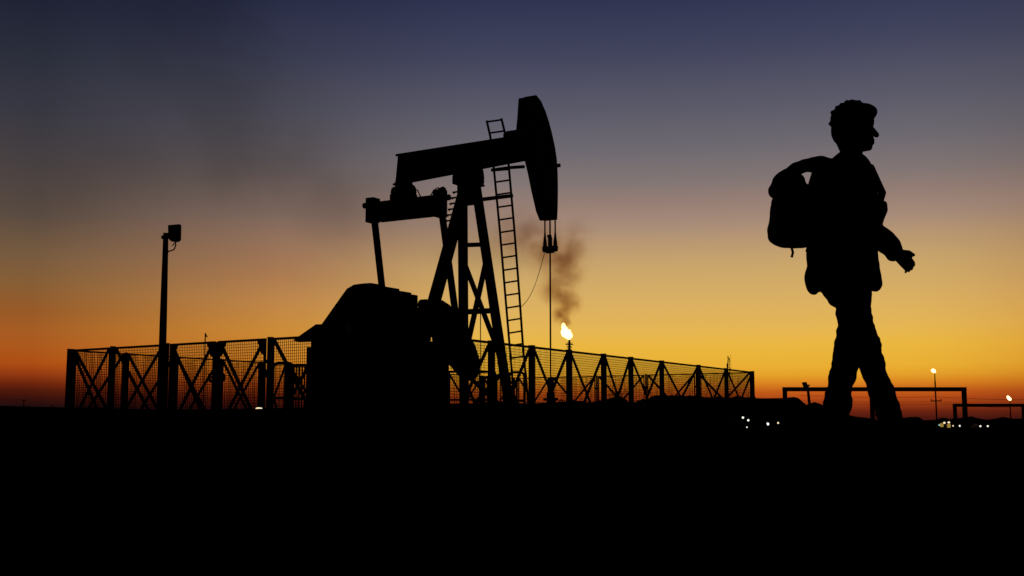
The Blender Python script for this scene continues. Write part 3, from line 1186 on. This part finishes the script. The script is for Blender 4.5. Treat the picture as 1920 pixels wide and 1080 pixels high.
# ------------------------------------------------------------------ lit lamps
def lamp(px, py, d, r_px, material, label, group='small lit lamps on the ground', rx=1.0):
    c = P(px, py, d)
    g = ground_z(c.x, c.y)
    o = empty('site_lamp', (c.x, c.y, g), 0, label, 'lamp', group)
    r = r_px * 0.78 * d / F
    h = max(0.05, c.z - g)
    m = MB().tube([(0, 0, -0.1), (0, 0, h - r * 0.9)], [r * 0.45, r * 0.35], 8)
    m.tube([(0, 0, h + r * 0.95), (0, 0, h + r * 1.25)], [r * 0.9, r * 0.3], 10)
    m.build('post', M['dark_steel'], o)
    MB().ball((0, 0, h), (r * rx, r, r), 12, 8).build('lens', material, o, smooth=True)
    return o


W, Y = M['lamp_white'], M['lamp_warm']
lamp(1393, 783, 36.5, 2.6, W, 'white lamp on the bank, topmost of three below the right end of the fence')
lamp(1403, 788, 36.0, 2.6, W, 'white lamp on the bank just right of and below the topmost one')
lamp(1400.5, 801, 32.0, 1.6, W, 'faintest tiny white lamp, lowest of three below the right end of the fence')
lamp(1439.5, 795, 120, 3.4, W, 'largest white lamp on the dark ground left of the pipe barrier')
lamp(1459, 793, 120, 2.2, Y, 'small warm lamp just left of the first barrier post')
lamp(485, 766, 26.0, 2.9, Y, 'elongated glowing work lamp on the ground behind the gate', rx=2.6)
lamp(490.5, 765.5, 25.9, 1.4, W, 'tiny white lamp touching the right of the elongated work lamp')
lamp(1761, 797, 300, 1.6, M['lamp_cool'], 'dim bluish lamp at the foot of the power pole with the crossarm')
lamp(1787, 798.5, 300, 1.7, Y, 'small yellow lamp right of the lit hut, left of the barrier corner')
lamp(1799.5, 798.5, 300, 2.0, W, 'white lamp just left of the right barrier post')

# lit hut
hd = 300
hc = P(1773, 800, hd)
hg = ground_z(hc.x, hc.y)
hut = empty('hut', (hc.x, hc.y, hg), 0, 'small hut with glowing yellow windows far off beside the right barrier corner', 'hut')
hw, hz = 3.4, 3.0
m = MB().box((0, 1.5, hz / 2), (hw, 3, hz))
m.build('wall', M['wall'], hut)
m = MB().prism([(-hw / 2 - 0.2, -0.2, hz), (hw / 2 + 0.2, -0.2, hz), (0, -0.2, hz + 0.7)], (0, 3.4, 0))
m.build('roof', M['steel'], hut)
for x, z in ((-1.0, 1.75), (0.85, 1.55)):
    w_ = MB().box((x, -0.02, z), (0.9, 0.06, 0.95)).build('window', M['window'], hut)
for x, z in ((-0.35, 2.35), (0.85, 2.45)):
    MB().ball((x, -0.15, z), (0.32, 0.18, 0.25)).build('wall_lamp', M['lamp_warm'], hut, smooth=True)

# parked car with its headlights on
cd = 220
cpos = P(1845, 799, cd)
cg = ground_z(cpos.x, cpos.y)
car = empty('car', (cpos.x, cpos.y, cg), 0, 'distant dark car facing us with both headlights on at far right', 'car')
m = MB()
sec = [(0.0, 0.45, 0.95, 0.86), (0.35, 0.35, 1.0, 0.9), (1.2, 0.35, 1.05, 0.9), (2.9, 0.35, 1.1, 0.9), (4.2, 0.4, 1.05, 0.86)]
vs, fs = [], []
for y, z0, z1, hw_ in sec:
    vs += [(-hw_, y, z0), (hw_, y, z0), (hw_, y, z1 - 0.12), (hw_ - 0.12, y, z1), (-hw_ + 0.12, y, z1), (-hw_, y, z1 - 0.12)]
for i in range(len(sec) - 1):
    for k in range(6):
        k2 = (k + 1) % 6
        fs.append((i * 6 + k, i * 6 + k2, (i + 1) * 6 + k2, (i + 1) * 6 + k))
fs += [(0, 1, 2, 3, 4, 5), tuple(24 + k for k in range(6))]
m.add(vs, fs)
m.build('body', M['paint'], car, bevel=0.05)
m = MB()
vs = [(-0.76, 1.0, 1.0), (0.76, 1.0, 1.0), (0.78, 4.0, 1.03), (-0.78, 4.0, 1.03), (-0.6, 1.75, 1.52), (0.6, 1.75, 1.52), (0.62, 3.4, 1.5), (-0.62, 3.4, 1.5)]
m.add(vs, [(3, 2, 1, 0), (4, 5, 6, 7), (0, 1, 5, 4), (1, 2, 6, 5), (2, 3, 7, 6), (3, 0, 4, 7)])
m.build('cabin', M['glass'], car, bevel=0.04)
for x in (-0.82, 0.82):
    for y in (0.8, 3.4):
        wl = MB().tube([(x - 0.1, y, 0.32), (x + 0.1, y, 0.32)], 0.32, 16).build('wheel', M['rubber'], car)
for x in (-0.72, 0.72):
    MB().ball((x, -0.02, cpos.z - cg), (0.2, 0.08, 0.17)).build('headlight', M['headlight'], car, smooth=True)


# ------------------------------------------------------------------ the walking person
pd = 6.0
pc = P(1600, 700, pd)
pg = ground_z(pc.x, pc.y)
K = pd / F


def H(px, py, y=0.0):
    """person's local point from a pixel of the photo, y metres away from the camera"""
    q = P(px, py, pd)
    return Vector((q.x - pc.x, y, q.z - pg))


person = empty('person', (pc.x, pc.y, pg), 0, 'dark silhouetted person in a loose jacket striding right with a bag on the back', 'person')
hipR, hipL = Vector((0.0, -0.09, 0.90)), Vector((0.0, 0.09, 0.90))
kneeR, kneeL = Vector((-0.03, -0.08, 0.48)), Vector((0.09, 0.08, 0.49))
ankR, ankL = Vector((-0.135, -0.09, 0.125)), Vector((0.215, 0.09, 0.095))
toeR, toeL = Vector((0.015, -0.10, 0.035)), Vector((0.365, 0.10, 0.065))
heelL = Vector((0.185, 0.09, 0.035))
heelR = Vector((-0.175, -0.09, 0.10))
hd_ = H(1606, 243)
hd_.y = 0
neck = H(1592, 302)
shR, shL = Vector((-0.02, -0.19, 1.40)), Vector((0.0, 0.19, 1.40))
elR, elL = Vector((-0.02, -0.27, 1.11)), Vector((0.20, 0.25, 1.23))
wrR, wrL = Vector((0.165, -0.21, 0.965)), Vector((0.12, 0.14, 1.36))


def hand(m, wrist, d, thumb, side, curl):
    """palm, four bent fingers and a thumb"""
    d = Vector(d).normalized()
    th = Vector(thumb)
    th = (th - d * th.dot(d)).normalized()
    nrm = d.cross(th).normalized() * side
    palm_end = wrist + d * 0.085
    m.limb(wrist, palm_end, 0.026, 0.030, 10, 0.55, nrm)
    m.limb(wrist + th * 0.012, palm_end + th * 0.02, 0.022, 0.020, 10, 0.7, nrm)
    m.limb(wrist - th * 0.012, palm_end - th * 0.024, 0.022, 0.018, 10, 0.7, nrm)
    for i, (o_, L_) in enumerate(((0.030, 0.070), (0.010, 0.080), (-0.011, 0.074), (-0.031, 0.058))):
        p = palm_end + th * o_ + d * (0.008 - 0.004 * i)
        dirn = d.copy()
        r = 0.0095
        for s_, c_ in ((0.42, curl * 0.6), (0.32, curl), (0.26, curl * 0.8)):
            ax = th
            dirn = (Matrix.Rotation(c_, 3, ax) @ dirn).normalized()
            q_ = p + dirn * L_ * s_
            m.limb(p, q_, r, r * 0.88, 8)
            p = q_
            r *= 0.9
    p = wrist + d * 0.025 + th * 0.028
    for s_, v in ((0.038, th * 0.5 + d * 0.85 + nrm * 0.25), (0.03, th * 0.05 + d * 0.95 + nrm * 0.3)):
        q_ = p + v.normalized() * s_
        m.limb(p, q_, 0.0115, 0.0098, 8)
        p = q_


# body: head with face, neck, trunk, arms, legs, hands: one continuous skin
m = MB()
hx, hz_ = hd_.x, hd_.z
m.ball((hx - 0.012, 0, hz_ + 0.03), (0.098, 0.077, 0.098))
m.ball((hx + 0.02, 0, hz_ - 0.035), (0.072, 0.062, 0.078))
m.limb((hx + 0.035, 0, hz_ - 0.095), (hx + 0.062, 0, hz_ - 0.098), 0.03, 0.022, 10)          # chin
m.limb((hx + 0.082, 0, hz_ + 0.015), (hx + 0.108, 0, hz_ - 0.03), 0.010, 0.016, 8)            # nose
m.limb((hx + 0.08, -0.018, hz_ - 0.063), (hx + 0.08, 0.018, hz_ - 0.063), 0.012, 0.012, 8)    # lips
m.limb((hx + 0.08, -0.018, hz_ - 0.078), (hx + 0.08, 0.018, hz_ - 0.078), 0.011, 0.011, 8)
m.limb((hx + 0.072, -0.035, hz_ + 0.028), (hx + 0.072, 0.035, hz_ + 0.028), 0.014, 0.014, 8)  # brow
for sy in (-1, 1):
    m.ball((hx + 0.066, sy * 0.031, hz_ + 0.006), 0.014)                                        # eyes
    m.ball((hx - 0.01, sy * 0.078, hz_ - 0.01), (0.022, 0.012, 0.034))                          # ears
m.limb((hx - 0.02, 0, hz_ - 0.06), neck - Vector((0, 0, 0.06)), 0.056, 0.062, 14)
m.limb((-0.02, -0.12, 1.38), (-0.02, 0.12, 1.38), 0.08, 0.08, 14)
m.limb((-0.02, 0, 1.34), (0.0, 0, 1.12), 0.11, 0.10, 16, 1.35)
m.limb((0.0, 0, 1.12), (0.0, 0, 0.92), 0.10, 0.115, 16, 1.35)
for sh_, el_, wr_ in ((shR, elR, wrR), (shL, elL, wrL)):
    m.limb(sh_, el_, 0.055, 0.042)
    m.limb(el_, wr_, 0.042, 0.028)
for hp_, kn, an in ((hipR, kneeR, ankR), (hipL, kneeL, ankL)):
    m.limb(hp_, kn, 0.085, 0.057)
    m.limb(kn, kn.lerp(an, 0.35) + Vector((-0.015, 0, 0)), 0.055, 0.055)
    m.limb(kn.lerp(an, 0.35) + Vector((-0.015, 0, 0)), an, 0.055, 0.038)
m.limb(heelR, toeR, 0.035, 0.03)
m.limb(heelL, toeL, 0.035, 0.03)
m.limb(ankR, heelR, 0.038, 0.034)
m.limb(ankL, heelL, 0.038, 0.034)
hand(m, wrR + (wrR - elR).normalized() * 0.02, (wrR - elR), (0.9, 0.25, 0.5), 1, 0.45)
hand(m, wrL + (wrL - elL).normalized() * 0.02, Vector((-0.5, -0.35, 0.8)), (0.8, -0.1, 0.5), 1, 0.75)
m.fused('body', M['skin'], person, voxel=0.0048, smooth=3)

# hair: short, full at the back
m = MB()
m.ball((hx - 0.022, 0, hz_ + 0.05), (0.122, 0.096, 0.110))
m.ball((hx - 0.05, 0, hz_ - 0.005), (0.090, 0.090, 0.098))
m.ball((hx + 0.03, 0, hz_ + 0.095), (0.088, 0.078, 0.052))
rh = random.Random(3)
for k in range(70):                      # loose curls
    a_, e_ = rh.uniform(0, 6.283), rh.uniform(-0.5, 1.5)
    v = Vector((math.cos(a_) * math.cos(e_) * 0.120, math.sin(a_) * math.cos(e_) * 0.094, math.sin(e_) * 0.110))
    if v.x > 0.055 and v.z < 0.055:
        continue
    m.ball(Vector((hx - 0.024, 0, hz_ + 0.045)) + v, rh.uniform(0.009, 0.016), 8, 6)
m.limb((hx - 0.07, 0, hz_ - 0.03), (hx - 0.06, 0, hz_ - 0.10), 0.055, 0.04, 12, 1.3)
hr = m.fused('hair', M['hair'], person, voxel=0.006, smooth=3)

# jacket
m = MB()
m.limb((-0.03, -0.13, 1.39), (-0.03, 0.13, 1.39), 0.095, 0.095, 14)
m.limb((-0.03, 0, 1.32), (-0.03, 0, 1.12), 0.178, 0.168, 18, 1.25)
m.limb((-0.03, 0, 1.12), (-0.035, 0, 0.93), 0.160, 0.165, 18, 1.2)
m.limb((-0.035, 0, 0.95), (-0.03, 0, 0.80), 0.165, 0.125, 18, 1.25)
m.limb((-0.10, -0.10, 1.05), (-0.20, -0.10, 0.80), 0.10, 0.045, 14)
m.limb((-0.10, 0.10, 1.05), (-0.17, 0.10, 0.82), 0.10, 0.05, 14)
m.limb((-0.21, -0.1, 0.79), (-0.17, 0.1, 0.80), 0.035, 0.035, 10)
m.limb((0.05, -0.1, 1.0), (0.10, -0.08, 0.80), 0.08, 0.04, 12)
m.limb((-0.02, -0.12, 0.90), (-0.06, -0.13, 0.735), 0.09, 0.035, 12)
m.limb((0.04, 0.10, 0.90), (0.06, 0.12, 0.75), 0.08, 0.035, 12)
m.limb((hx - 0.05, 0, 1.47), (-0.03, 0, 1.40), 0.082, 0.11, 16)         # collar
for sh_, el_, wr_ in ((shR, elR, wrR), (shL, elL, wrL)):
    m.limb(sh_, el_, 0.096, 0.080, 14)
    m.limb(el_, wr_, 0.080, 0.054, 14)
    m.limb(el_ + Vector((0.01, -0.02, 0.03)), el_ + Vector((0.03, 0.02, 0.035)), 0.082, 0.078, 10)
    m.limb(sh_.lerp(el_, 0.55) + Vector((-0.012, -0.02, 0)), sh_.lerp(el_, 0.57) + Vector((-0.012, 0.02, 0)), 0.088, 0.088, 10)
jk = m.fused('jacket', M['jacket'], person, voxel=0.009, smooth=4)
wrinkle(jk, 0.014, 9.0, 2.0)

# trousers
m = MB()
m.limb((0.0, -0.07, 0.92), (0.0, 0.07, 0.92), 0.125, 0.125, 16)
for hp_, kn, an in ((hipR, kneeR, ankR), (hipL, kneeL, ankL)):
    m.limb(hp_, kn, 0.104, 0.074, 14)
    m.limb(kn, an + Vector((0, 0, 0.02)), 0.075, 0.062, 14)
rt_ = random.Random(5)
for hp_, kn, an in ((hipR, kneeR, ankR), (hipL, kneeL, ankL)):      # folds at the knee and over the shoe
    for t_, r_ in ((0.02, 0.079), (0.12, 0.076), (0.78, 0.062), (0.88, 0.065), (0.96, 0.064)):
        c_ = kn.lerp(an, t_) + Vector((rt_.uniform(-0.012, 0.012), 0, 0))
        m.limb(c_ + Vector((-0.01, -0.01, 0.008)), c_ + Vector((0.012, 0.012, -0.010)), r_, r_ * 0.96, 12)
wrinkle(m.fused('trousers', M['trouser'], person, voxel=0.008, smooth=3), 0.010, 10.0, 7.0, 1.6)
for heel, toe in ((heelR, toeR), (heelL, toeL)):
    m = MB()
    m.limb(heel + Vector((0, 0, 0.005)), heel.lerp(toe, 0.6), 0.046, 0.044, 12)
    m.limb(heel.lerp(toe, 0.5), toe, 0.045, 0.036, 12)
    m.limb(heel + Vector((0.03, 0, 0.07)), heel + Vector((0.02, 0, 0.0)), 0.048, 0.046, 12)
    m.fused('shoe', M['shoe'], person, voxel=0.007, smooth=3)

# the bag carried on the back
bag = empty('backpack', (pc.x, pc.y, pg), 0, 'bulky dark bag with a thick top strap on the walking person\'s back', 'bag')
m = MB()
for (x0, y0, r0), (x1, y1, r1) in (((1478, 372, 0.075), (1480, 425, 0.10)), ((1508, 378, 0.075), (1512, 425, 0.085)), ((1480, 425, 0.10), (1508, 432, 0.085)), ((1474, 366, 0.06), (1512, 374, 0.06))):
    for sy in (-0.09, 0.0, 0.09):
        m.limb(H(x0, y0, sy), H(x1, y1, sy), r0, r1, 14)
m.limb(H(1459, 415, -0.10), H(1463, 436, 0.08), 0.045, 0.05, 12)          # side pocket
m.limb(H(1488, 346, -0.1), H(1470, 352, 0.1), 0.035, 0.045, 12)            # folded lid
wrinkle(m.fused('bag_body', M['bag'], bag, voxel=0.010, smooth=4), 0.014, 8.0, 4.0)
m = MB()
m.tube([H(1478, 455, -0.08), H(1476, 466, -0.085), H(1479, 478, -0.09), H(1477, 487, -0.085)], 0.007, 6)
m.build('loose_strap', M['bag'], bag)
m = MB()
m.tube([H(1506, 458, -0.06), H(1508, 468, -0.07), H(1506, 476, -0.07)], 0.007, 6)
m.build('loose_strap', M['bag'], bag)
m = MB()
pth = [H(1556, 316), H(1535, 307), H(1510, 311), H(1485, 322), H(1463, 338), H(1455, 358)]
rr_ = [0.05, 0.045, 0.04, 0.038, 0.04, 0.045]
for (a_, b_), (r0, r1) in zip(zip(pth, pth[1:]), zip(rr_, rr_[1:])):
    m.limb(a_, b_, r0, r1, 10, 1.4)
wrinkle(m.fused('top_strap', M['bag'], bag, voxel=0.009, smooth=4), 0.012, 11.0, 1.0)
m = MB()
for sy in (-0.17, 0.17):
    pp = [Vector((-0.16, sy * 0.8, 1.05)), Vector((-0.19, sy, 1.25)), Vector((-0.13, sy * 0.85, 1.45)), Vector((-0.02, sy * 0.8, 1.475)), Vector((0.09, sy * 0.8, 1.42)), Vector((0.14, sy * 0.9, 1.28)), Vector((0.08, sy * 1.1, 1.12)), Vector((-0.1, sy * 1.15, 1.06))]
    m.tube(pp, 0.022, 8)
m.build('shoulder_strap', M['bag'], bag, smooth=True)


# ------------------------------------------------------------------ smoke
def smoke(name, blobs, d, dens, colour, scale, label, lo=0.38, hi=0.72, margin=1.05, rate=1.0, stretch=(1, 1, 1)):
    """One body of smoke: a closed box of air whose density is a set of soft puffs broken up by noise."""
    cs = []
    for px, py, rx, rz, w in blobs:
        q = P(px, py, d)
        k = d / F
        cs.append((q, Vector((rx * k, (rx + rz) / 2 * k, rz * k)), w))
    mn = Vector([min(c[i] - r[i] * margin for c, r, w in cs) for i in range(3)])
    mx = Vector([max(c[i] + r[i] * margin for c, r, w in cs) for i in range(3)])
    ctr = (mn + mx) / 2
    m = MB().box((0, 0, 0), mx - mn)
    mt = bpy.data.materials.new(name)
    mt.use_nodes = True
    nt = mt.node_tree
    nt.nodes.remove(nt.nodes['Principled BSDF'])
    N = nt.nodes.new
    tc = N('ShaderNodeTexCoord')
    # warp the space a little so that the puffs curl
    wz = N('ShaderNodeTexNoise')
    wz.inputs['Scale'].default_value = scale * 0.6
    wz.inputs['Detail'].default_value = 2
    nt.links.new(tc.outputs['Object'], wz.inputs['Vector'])
    sb = N('ShaderNodeVectorMath'); sb.operation = 'SUBTRACT'
    sb.inputs[1].default_value = (0.5, 0.5, 0.5)
    nt.links.new(wz.outputs['Color'], sb.inputs[0])
    sc = N('ShaderNodeVectorMath'); sc.operation = 'SCALE'
    sc.inputs['Scale'].default_value = 1.1 / scale
    nt.links.new(sb.outputs[0], sc.inputs[0])
    ad = N('ShaderNodeVectorMath'); ad.operation = 'ADD'
    nt.links.new(tc.outputs['Object'], ad.inputs[0])
    nt.links.new(sc.outputs[0], ad.inputs[1])
    acc = None
    for c, r, w in cs:
        s1 = N('ShaderNodeVectorMath'); s1.operation = 'SUBTRACT'
        s1.inputs[1].default_value = c - ctr
        nt.links.new(ad.outputs[0], s1.inputs[0])
        dv = N('ShaderNodeVectorMath'); dv.operation = 'DIVIDE'
        dv.inputs[1].default_value = r
        nt.links.new(s1.outputs[0], dv.inputs[0])
        ln_ = N('ShaderNodeVectorMath'); ln_.operation = 'LENGTH'
        nt.links.new(dv.outputs[0], ln_.inputs[0])
        mp = N('ShaderNodeMapRange'); mp.interpolation_type = 'SMOOTHSTEP'
        mp.inputs['From Min'].default_value = 1.0
        mp.inputs['From Max'].default_value = 0.0
        mp.inputs['To Min'].default_value = 0.0
        mp.inputs['To Max'].default_value = w / r.y
        nt.links.new(ln_.outputs['Value'], mp.inputs['Value'])
        if acc is None:
            acc = mp.outputs[0]
        else:
            a2 = N('ShaderNodeMath'); a2.operation = 'ADD'
            nt.links.new(acc, a2.inputs[0]); nt.links.new(mp.outputs[0], a2.inputs[1])
            acc = a2.outputs[0]
    nz = N('ShaderNodeTexNoise')
    nz.inputs['Scale'].default_value = scale
    nz.inputs['Detail'].default_value = 4
    nz.inputs['Roughness'].default_value = 0.55
    mpg = N('ShaderNodeVectorMath'); mpg.operation = 'MULTIPLY'
    mpg.inputs[1].default_value = stretch
    nt.links.new(tc.outputs['Object'], mpg.inputs[0])
    nt.links.new(mpg.outputs[0], nz.inputs['Vector'])
    mr = N('ShaderNodeMapRange'); mr.interpolation_type = 'SMOOTHSTEP'
    mr.inputs['From Min'].default_value = lo
    mr.inputs['From Max'].default_value = hi
    nt.links.new(nz.outputs['Fac'], mr.inputs['Value'])
    mu = N('ShaderNodeMath'); mu.operation = 'MULTIPLY'
    nt.links.new(acc, mu.inputs[0]); nt.links.new(mr.outputs[0], mu.inputs[1])
    m2 = N('ShaderNodeMath'); m2.operation = 'MULTIPLY'
    m2.inputs[1].default_value = dens
    nt.links.new(mu.outputs[0], m2.inputs[0])
    va_ = N('ShaderNodeVolumeAbsorption')
    va_.inputs['Color'].default_value = (*colour, 1)
    nt.links.new(m2.outputs[0], va_.inputs['Density'])
    nt.links.new(va_.outputs[0], nt.nodes['Material Output'].inputs['Volume'])
    mt.cycles.volume_step_rate = rate
    o = m.build(name, mt)
    o.location = ctr
    return tag(o, label, 'smoke', kind='stuff')


smoke('flare_smoke', [(1060, 604, 16, 14, 1.5), (1050, 592, 24, 21, 1.3), (1069, 572, 28, 30, 1.2), (1045, 546, 44, 40, 1.1), (1058, 508, 56, 58, 0.9), (1036, 470, 76, 66, 0.8), (1080, 460, 50, 70, 0.4), (985, 445, 95, 70, 0.6)],
      350, 2.1, (0.52, 0.32, 0.20), 0.17, 'brown puffs of smoke curling up from the nearest flare', lo=0.28, hi=0.68, rate=0.35)
smoke('drifting_smoke', [(960, 450, 140, 95, 0.24), (820, 430, 170, 110, 0.26), (660, 390, 190, 130, 0.32), (500, 300, 260, 190, 0.34), (400, 140, 270, 230, 0.30), (340, -20, 260, 200, 0.26), (200, 320, 300, 190, 0.24)],
      520, 1.7, (0.33, 0.31, 0.28), 0.035, 'thin veil of dark smoke drifting to the upper left across the sky', lo=0.16, hi=0.74, rate=0.5)

# ------------------------------------------------------------------ world: dusk sky
w = bpy.data.worlds.new('World')
S.world = w
w.use_nodes = True
nt = w.node_tree
bg = nt.nodes['Background']
N = nt.nodes.new
SUN_AZ = math.atan((1300 - 960) / F)


def lin(c):
    c /= 255
    return c / 12.92 if c <= 0.04045 else ((c + 0.055) / 1.055) ** 2.4


def tan_el(px, py):
    r = ray(px, py)
    return r.z / math.hypot(r.x, r.y)


core = [(1000, (14, 5, 5)), (788, (60, 19, 15)), (770, (110, 36, 17)), (748, (176, 72, 23)), (735, (196, 92, 26)), (718, (220, 134, 33)), (705, (228, 160, 42)), (690, (233, 174, 50)), (650, (234, 182, 63)), (620, (229, 181, 82)),
        (560, (216, 174, 98)), (500, (201, 165, 106)), (460, (187, 153, 112)), (420, (167, 139, 120)), (380, (150, 126, 116)), (340, (130, 117, 115)), (280, (110, 105, 112)), (200, (90, 89, 104)), (100, (66, 68, 93)), (0, (48, 52, 81)), (-250, (16, 19, 42))]
side = [(1000, (6, 3, 3)), (765, (21, 11, 13)), (745, (56, 17, 11)), (730, (80, 24, 11)), (715, (114, 39, 13)), (700, (148, 57, 18)), (680, (172, 77, 19)), (650, (172, 87, 27)), (620, (166, 91, 34)), (580, (150, 89, 38)), (530, (134, 93, 52)), (480, (119, 90, 62)),
        (400, (90, 75, 65)), (300, (72, 65, 66)), (200, (55, 55, 66)), (100, (42, 45, 58)), (0, (30, 34, 52)), (-250, (11, 13, 30))]
mid = [(1000, (9, 4, 4)), (770, (40, 14, 13)), (745, (98, 31, 13)), (720, (160, 68, 18)), (700, (190, 100, 25)), (680, (205, 125, 34)), (620, (203, 138, 53)), (560, (189, 132, 73)), (520, (172, 122, 78)), (480, (158, 116, 85)), (440, (145, 112, 91)),
       (400, (130, 107, 96)), (300, (97, 89, 92)), (200, (77, 76, 89)), (100, (57, 59, 80)), (0, (41, 45, 70)), (-250, (13, 16, 37))]
T0, T1 = -0.12, 0.60


def ramp(stops, px):
    n_ = N('ShaderNodeValToRGB')
    cr_ = n_.color_ramp
    pos = sorted(((tan_el(px, y) - T0) / (T1 - T0), c) for y, c in stops)
    for i, (p, c) in enumerate(pos):
        e = cr_.elements[i] if i < 2 else cr_.elements.new(1.0)
        e.position = p if i != 1 else p
        e.color = (lin(c[0]), lin(c[1]), lin(c[2]), 1)
    # elements get re-sorted while they move: set again in order
    for e, (p, c) in zip(cr_.elements, pos):
        e.position = p
        e.color = (lin(c[0]), lin(c[1]), lin(c[2]), 1)
    return n_


tc = N('ShaderNodeTexCoord')
sx = N('ShaderNodeSeparateXYZ')
nt.links.new(tc.outputs['Generated'], sx.inputs[0])


def math_n(op, a, b=None, clamp=False):
    n_ = N('ShaderNodeMath')
    n_.operation = op
    n_.use_clamp = clamp
    for i, v in enumerate((a, b)):
        if v is None:
            continue
        if isinstance(v, (int, float)):
            n_.inputs[i].default_value = v
        else:
            nt.links.new(v, n_.inputs[i])
    return n_.outputs[0]


xx, yy, zz = sx.outputs
hor = math_n('MAXIMUM', math_n('SQRT', math_n('ADD', math_n('MULTIPLY', xx, xx), math_n('MULTIPLY', yy, yy))), 0.02)
tel = math_n('DIVIDE', zz, hor)
rp = math_n('DIVIDE', math_n('SUBTRACT', tel, T0), T1 - T0, True)
# angle from the place where the sun went down
az = math_n('ARCTAN2', xx, yy)
dsg = math_n('SUBTRACT', az, SUN_AZ)
daz = math_n('MAXIMUM', math_n('MULTIPLY', dsg, -1.0), math_n('MULTIPLY', dsg, 0.93))
fam = N('ShaderNodeMapRange')
fam.interpolation_type = 'SMOOTHSTEP'
fam.inputs['From Min'].default_value = R(9)
fam.inputs['From Max'].default_value = R(22.2)
nt.links.new(daz, fam.inputs['Value'])
fa = fam.outputs[0]
rc, rm_, rs_ = ramp(core, 1270), ramp(mid, 480), ramp(side, 40)
nt.links.new(rp, rm_.inputs['Fac'])
nt.links.new(rp, rc.inputs['Fac'])
nt.links.new(rp, rs_.inputs['Fac'])
mx = N('ShaderNodeMix')
mx.data_type = 'RGBA'
nt.links.new(fa, mx.inputs['Factor'])
nt.links.new(rc.outputs['Color'], mx.inputs['A'])
nt.links.new(rm_.outputs['Color'], mx.inputs['B'])
fb = N('ShaderNodeMapRange')
fb.inputs['From Min'].default_value = R(21.0)
fb.inputs['From Max'].default_value = R(32.5)
nt.links.new(daz, fb.inputs['Value'])
mxs = N('ShaderNodeMix')
mxs.data_type = 'RGBA'
nt.links.new(fb.outputs[0], mxs.inputs['Factor'])
nt.links.new(mx.outputs['Result'], mxs.inputs['A'])
nt.links.new(rs_.outputs['Color'], mxs.inputs['B'])
mx = mxs
# away from the afterglow the sky falls to night blue
fade = N('ShaderNodeMapRange')
fade.interpolation_type = 'SMOOTHSTEP'
fade.inputs['From Min'].default_value = R(36)
fade.inputs['From Max'].default_value = R(80)
nt.links.new(daz, fade.inputs['Value'])
up = N('ShaderNodeMapRange')
up.interpolation_type = 'SMOOTHSTEP'
up.inputs['From Min'].default_value = 0.45
up.inputs['From Max'].default_value = 1.2
nt.links.new(tel, up.inputs['Value'])
nf = math_n('MAXIMUM', fade.outputs[0], up.outputs[0])
mx2 = N('ShaderNodeMix')
mx2.data_type = 'RGBA'
nt.links.new(nf, mx2.inputs['Factor'])
nt.links.new(mx.outputs['Result'], mx2.inputs['A'])
mx2.inputs['B'].default_value = (0.0012, 0.0016, 0.004, 1)
sky = N('ShaderNodeTexSky')
sky.sky_type = 'NISHITA'
sky.sun_disc = False
sky.sun_elevation = R(-5)
sky.sun_rotation = SUN_AZ
sky.air_density = 1.0
sky.dust_density = 2.0
skm = N('ShaderNodeVectorMath')
skm.operation = 'SCALE'
skm.inputs['Scale'].default_value = 0.05
nt.links.new(sky.outputs[0], skm.inputs[0])
addn = N('ShaderNodeVectorMath')
addn.operation = 'ADD'
nt.links.new(mx2.outputs['Result'], addn.inputs[0])
nt.links.new(skm.outputs[0], addn.inputs[1])
nt.links.new(addn.outputs[0], bg.inputs['Color'])
bg.inputs['Strength'].default_value = 1.0

# the sun has set: what is left of it is a trace of light along the horizon
sd = bpy.data.lights.new('sun', 'SUN')
sd.energy = 0.02
sd.angle = R(0.5)
sd.color = (1.0, 0.6, 0.3)
so = bpy.data.objects.new('sun', sd)
COL.objects.link(so)
dirv = Vector((math.sin(SUN_AZ), math.cos(SUN_AZ), math.tan(R(0.6))))
so.rotation_euler = (-dirv).to_track_quat('-Z', 'Y').to_euler()
so.location = (0, 0, 60)

# ------------------------------------------------------------------ render settings
S.view_settings.view_transform = 'Standard'
S.view_settings.look = 'None'
S.view_settings.exposure = 0
S.view_settings.gamma = 1
S.render.engine = 'CYCLES'
S.cycles.max_bounces = 4
S.cycles.transparent_max_bounces = 16
S.cycles.volume_bounces = 0
S.cycles.use_denoising = False
S.cycles.volume_max_steps = 256
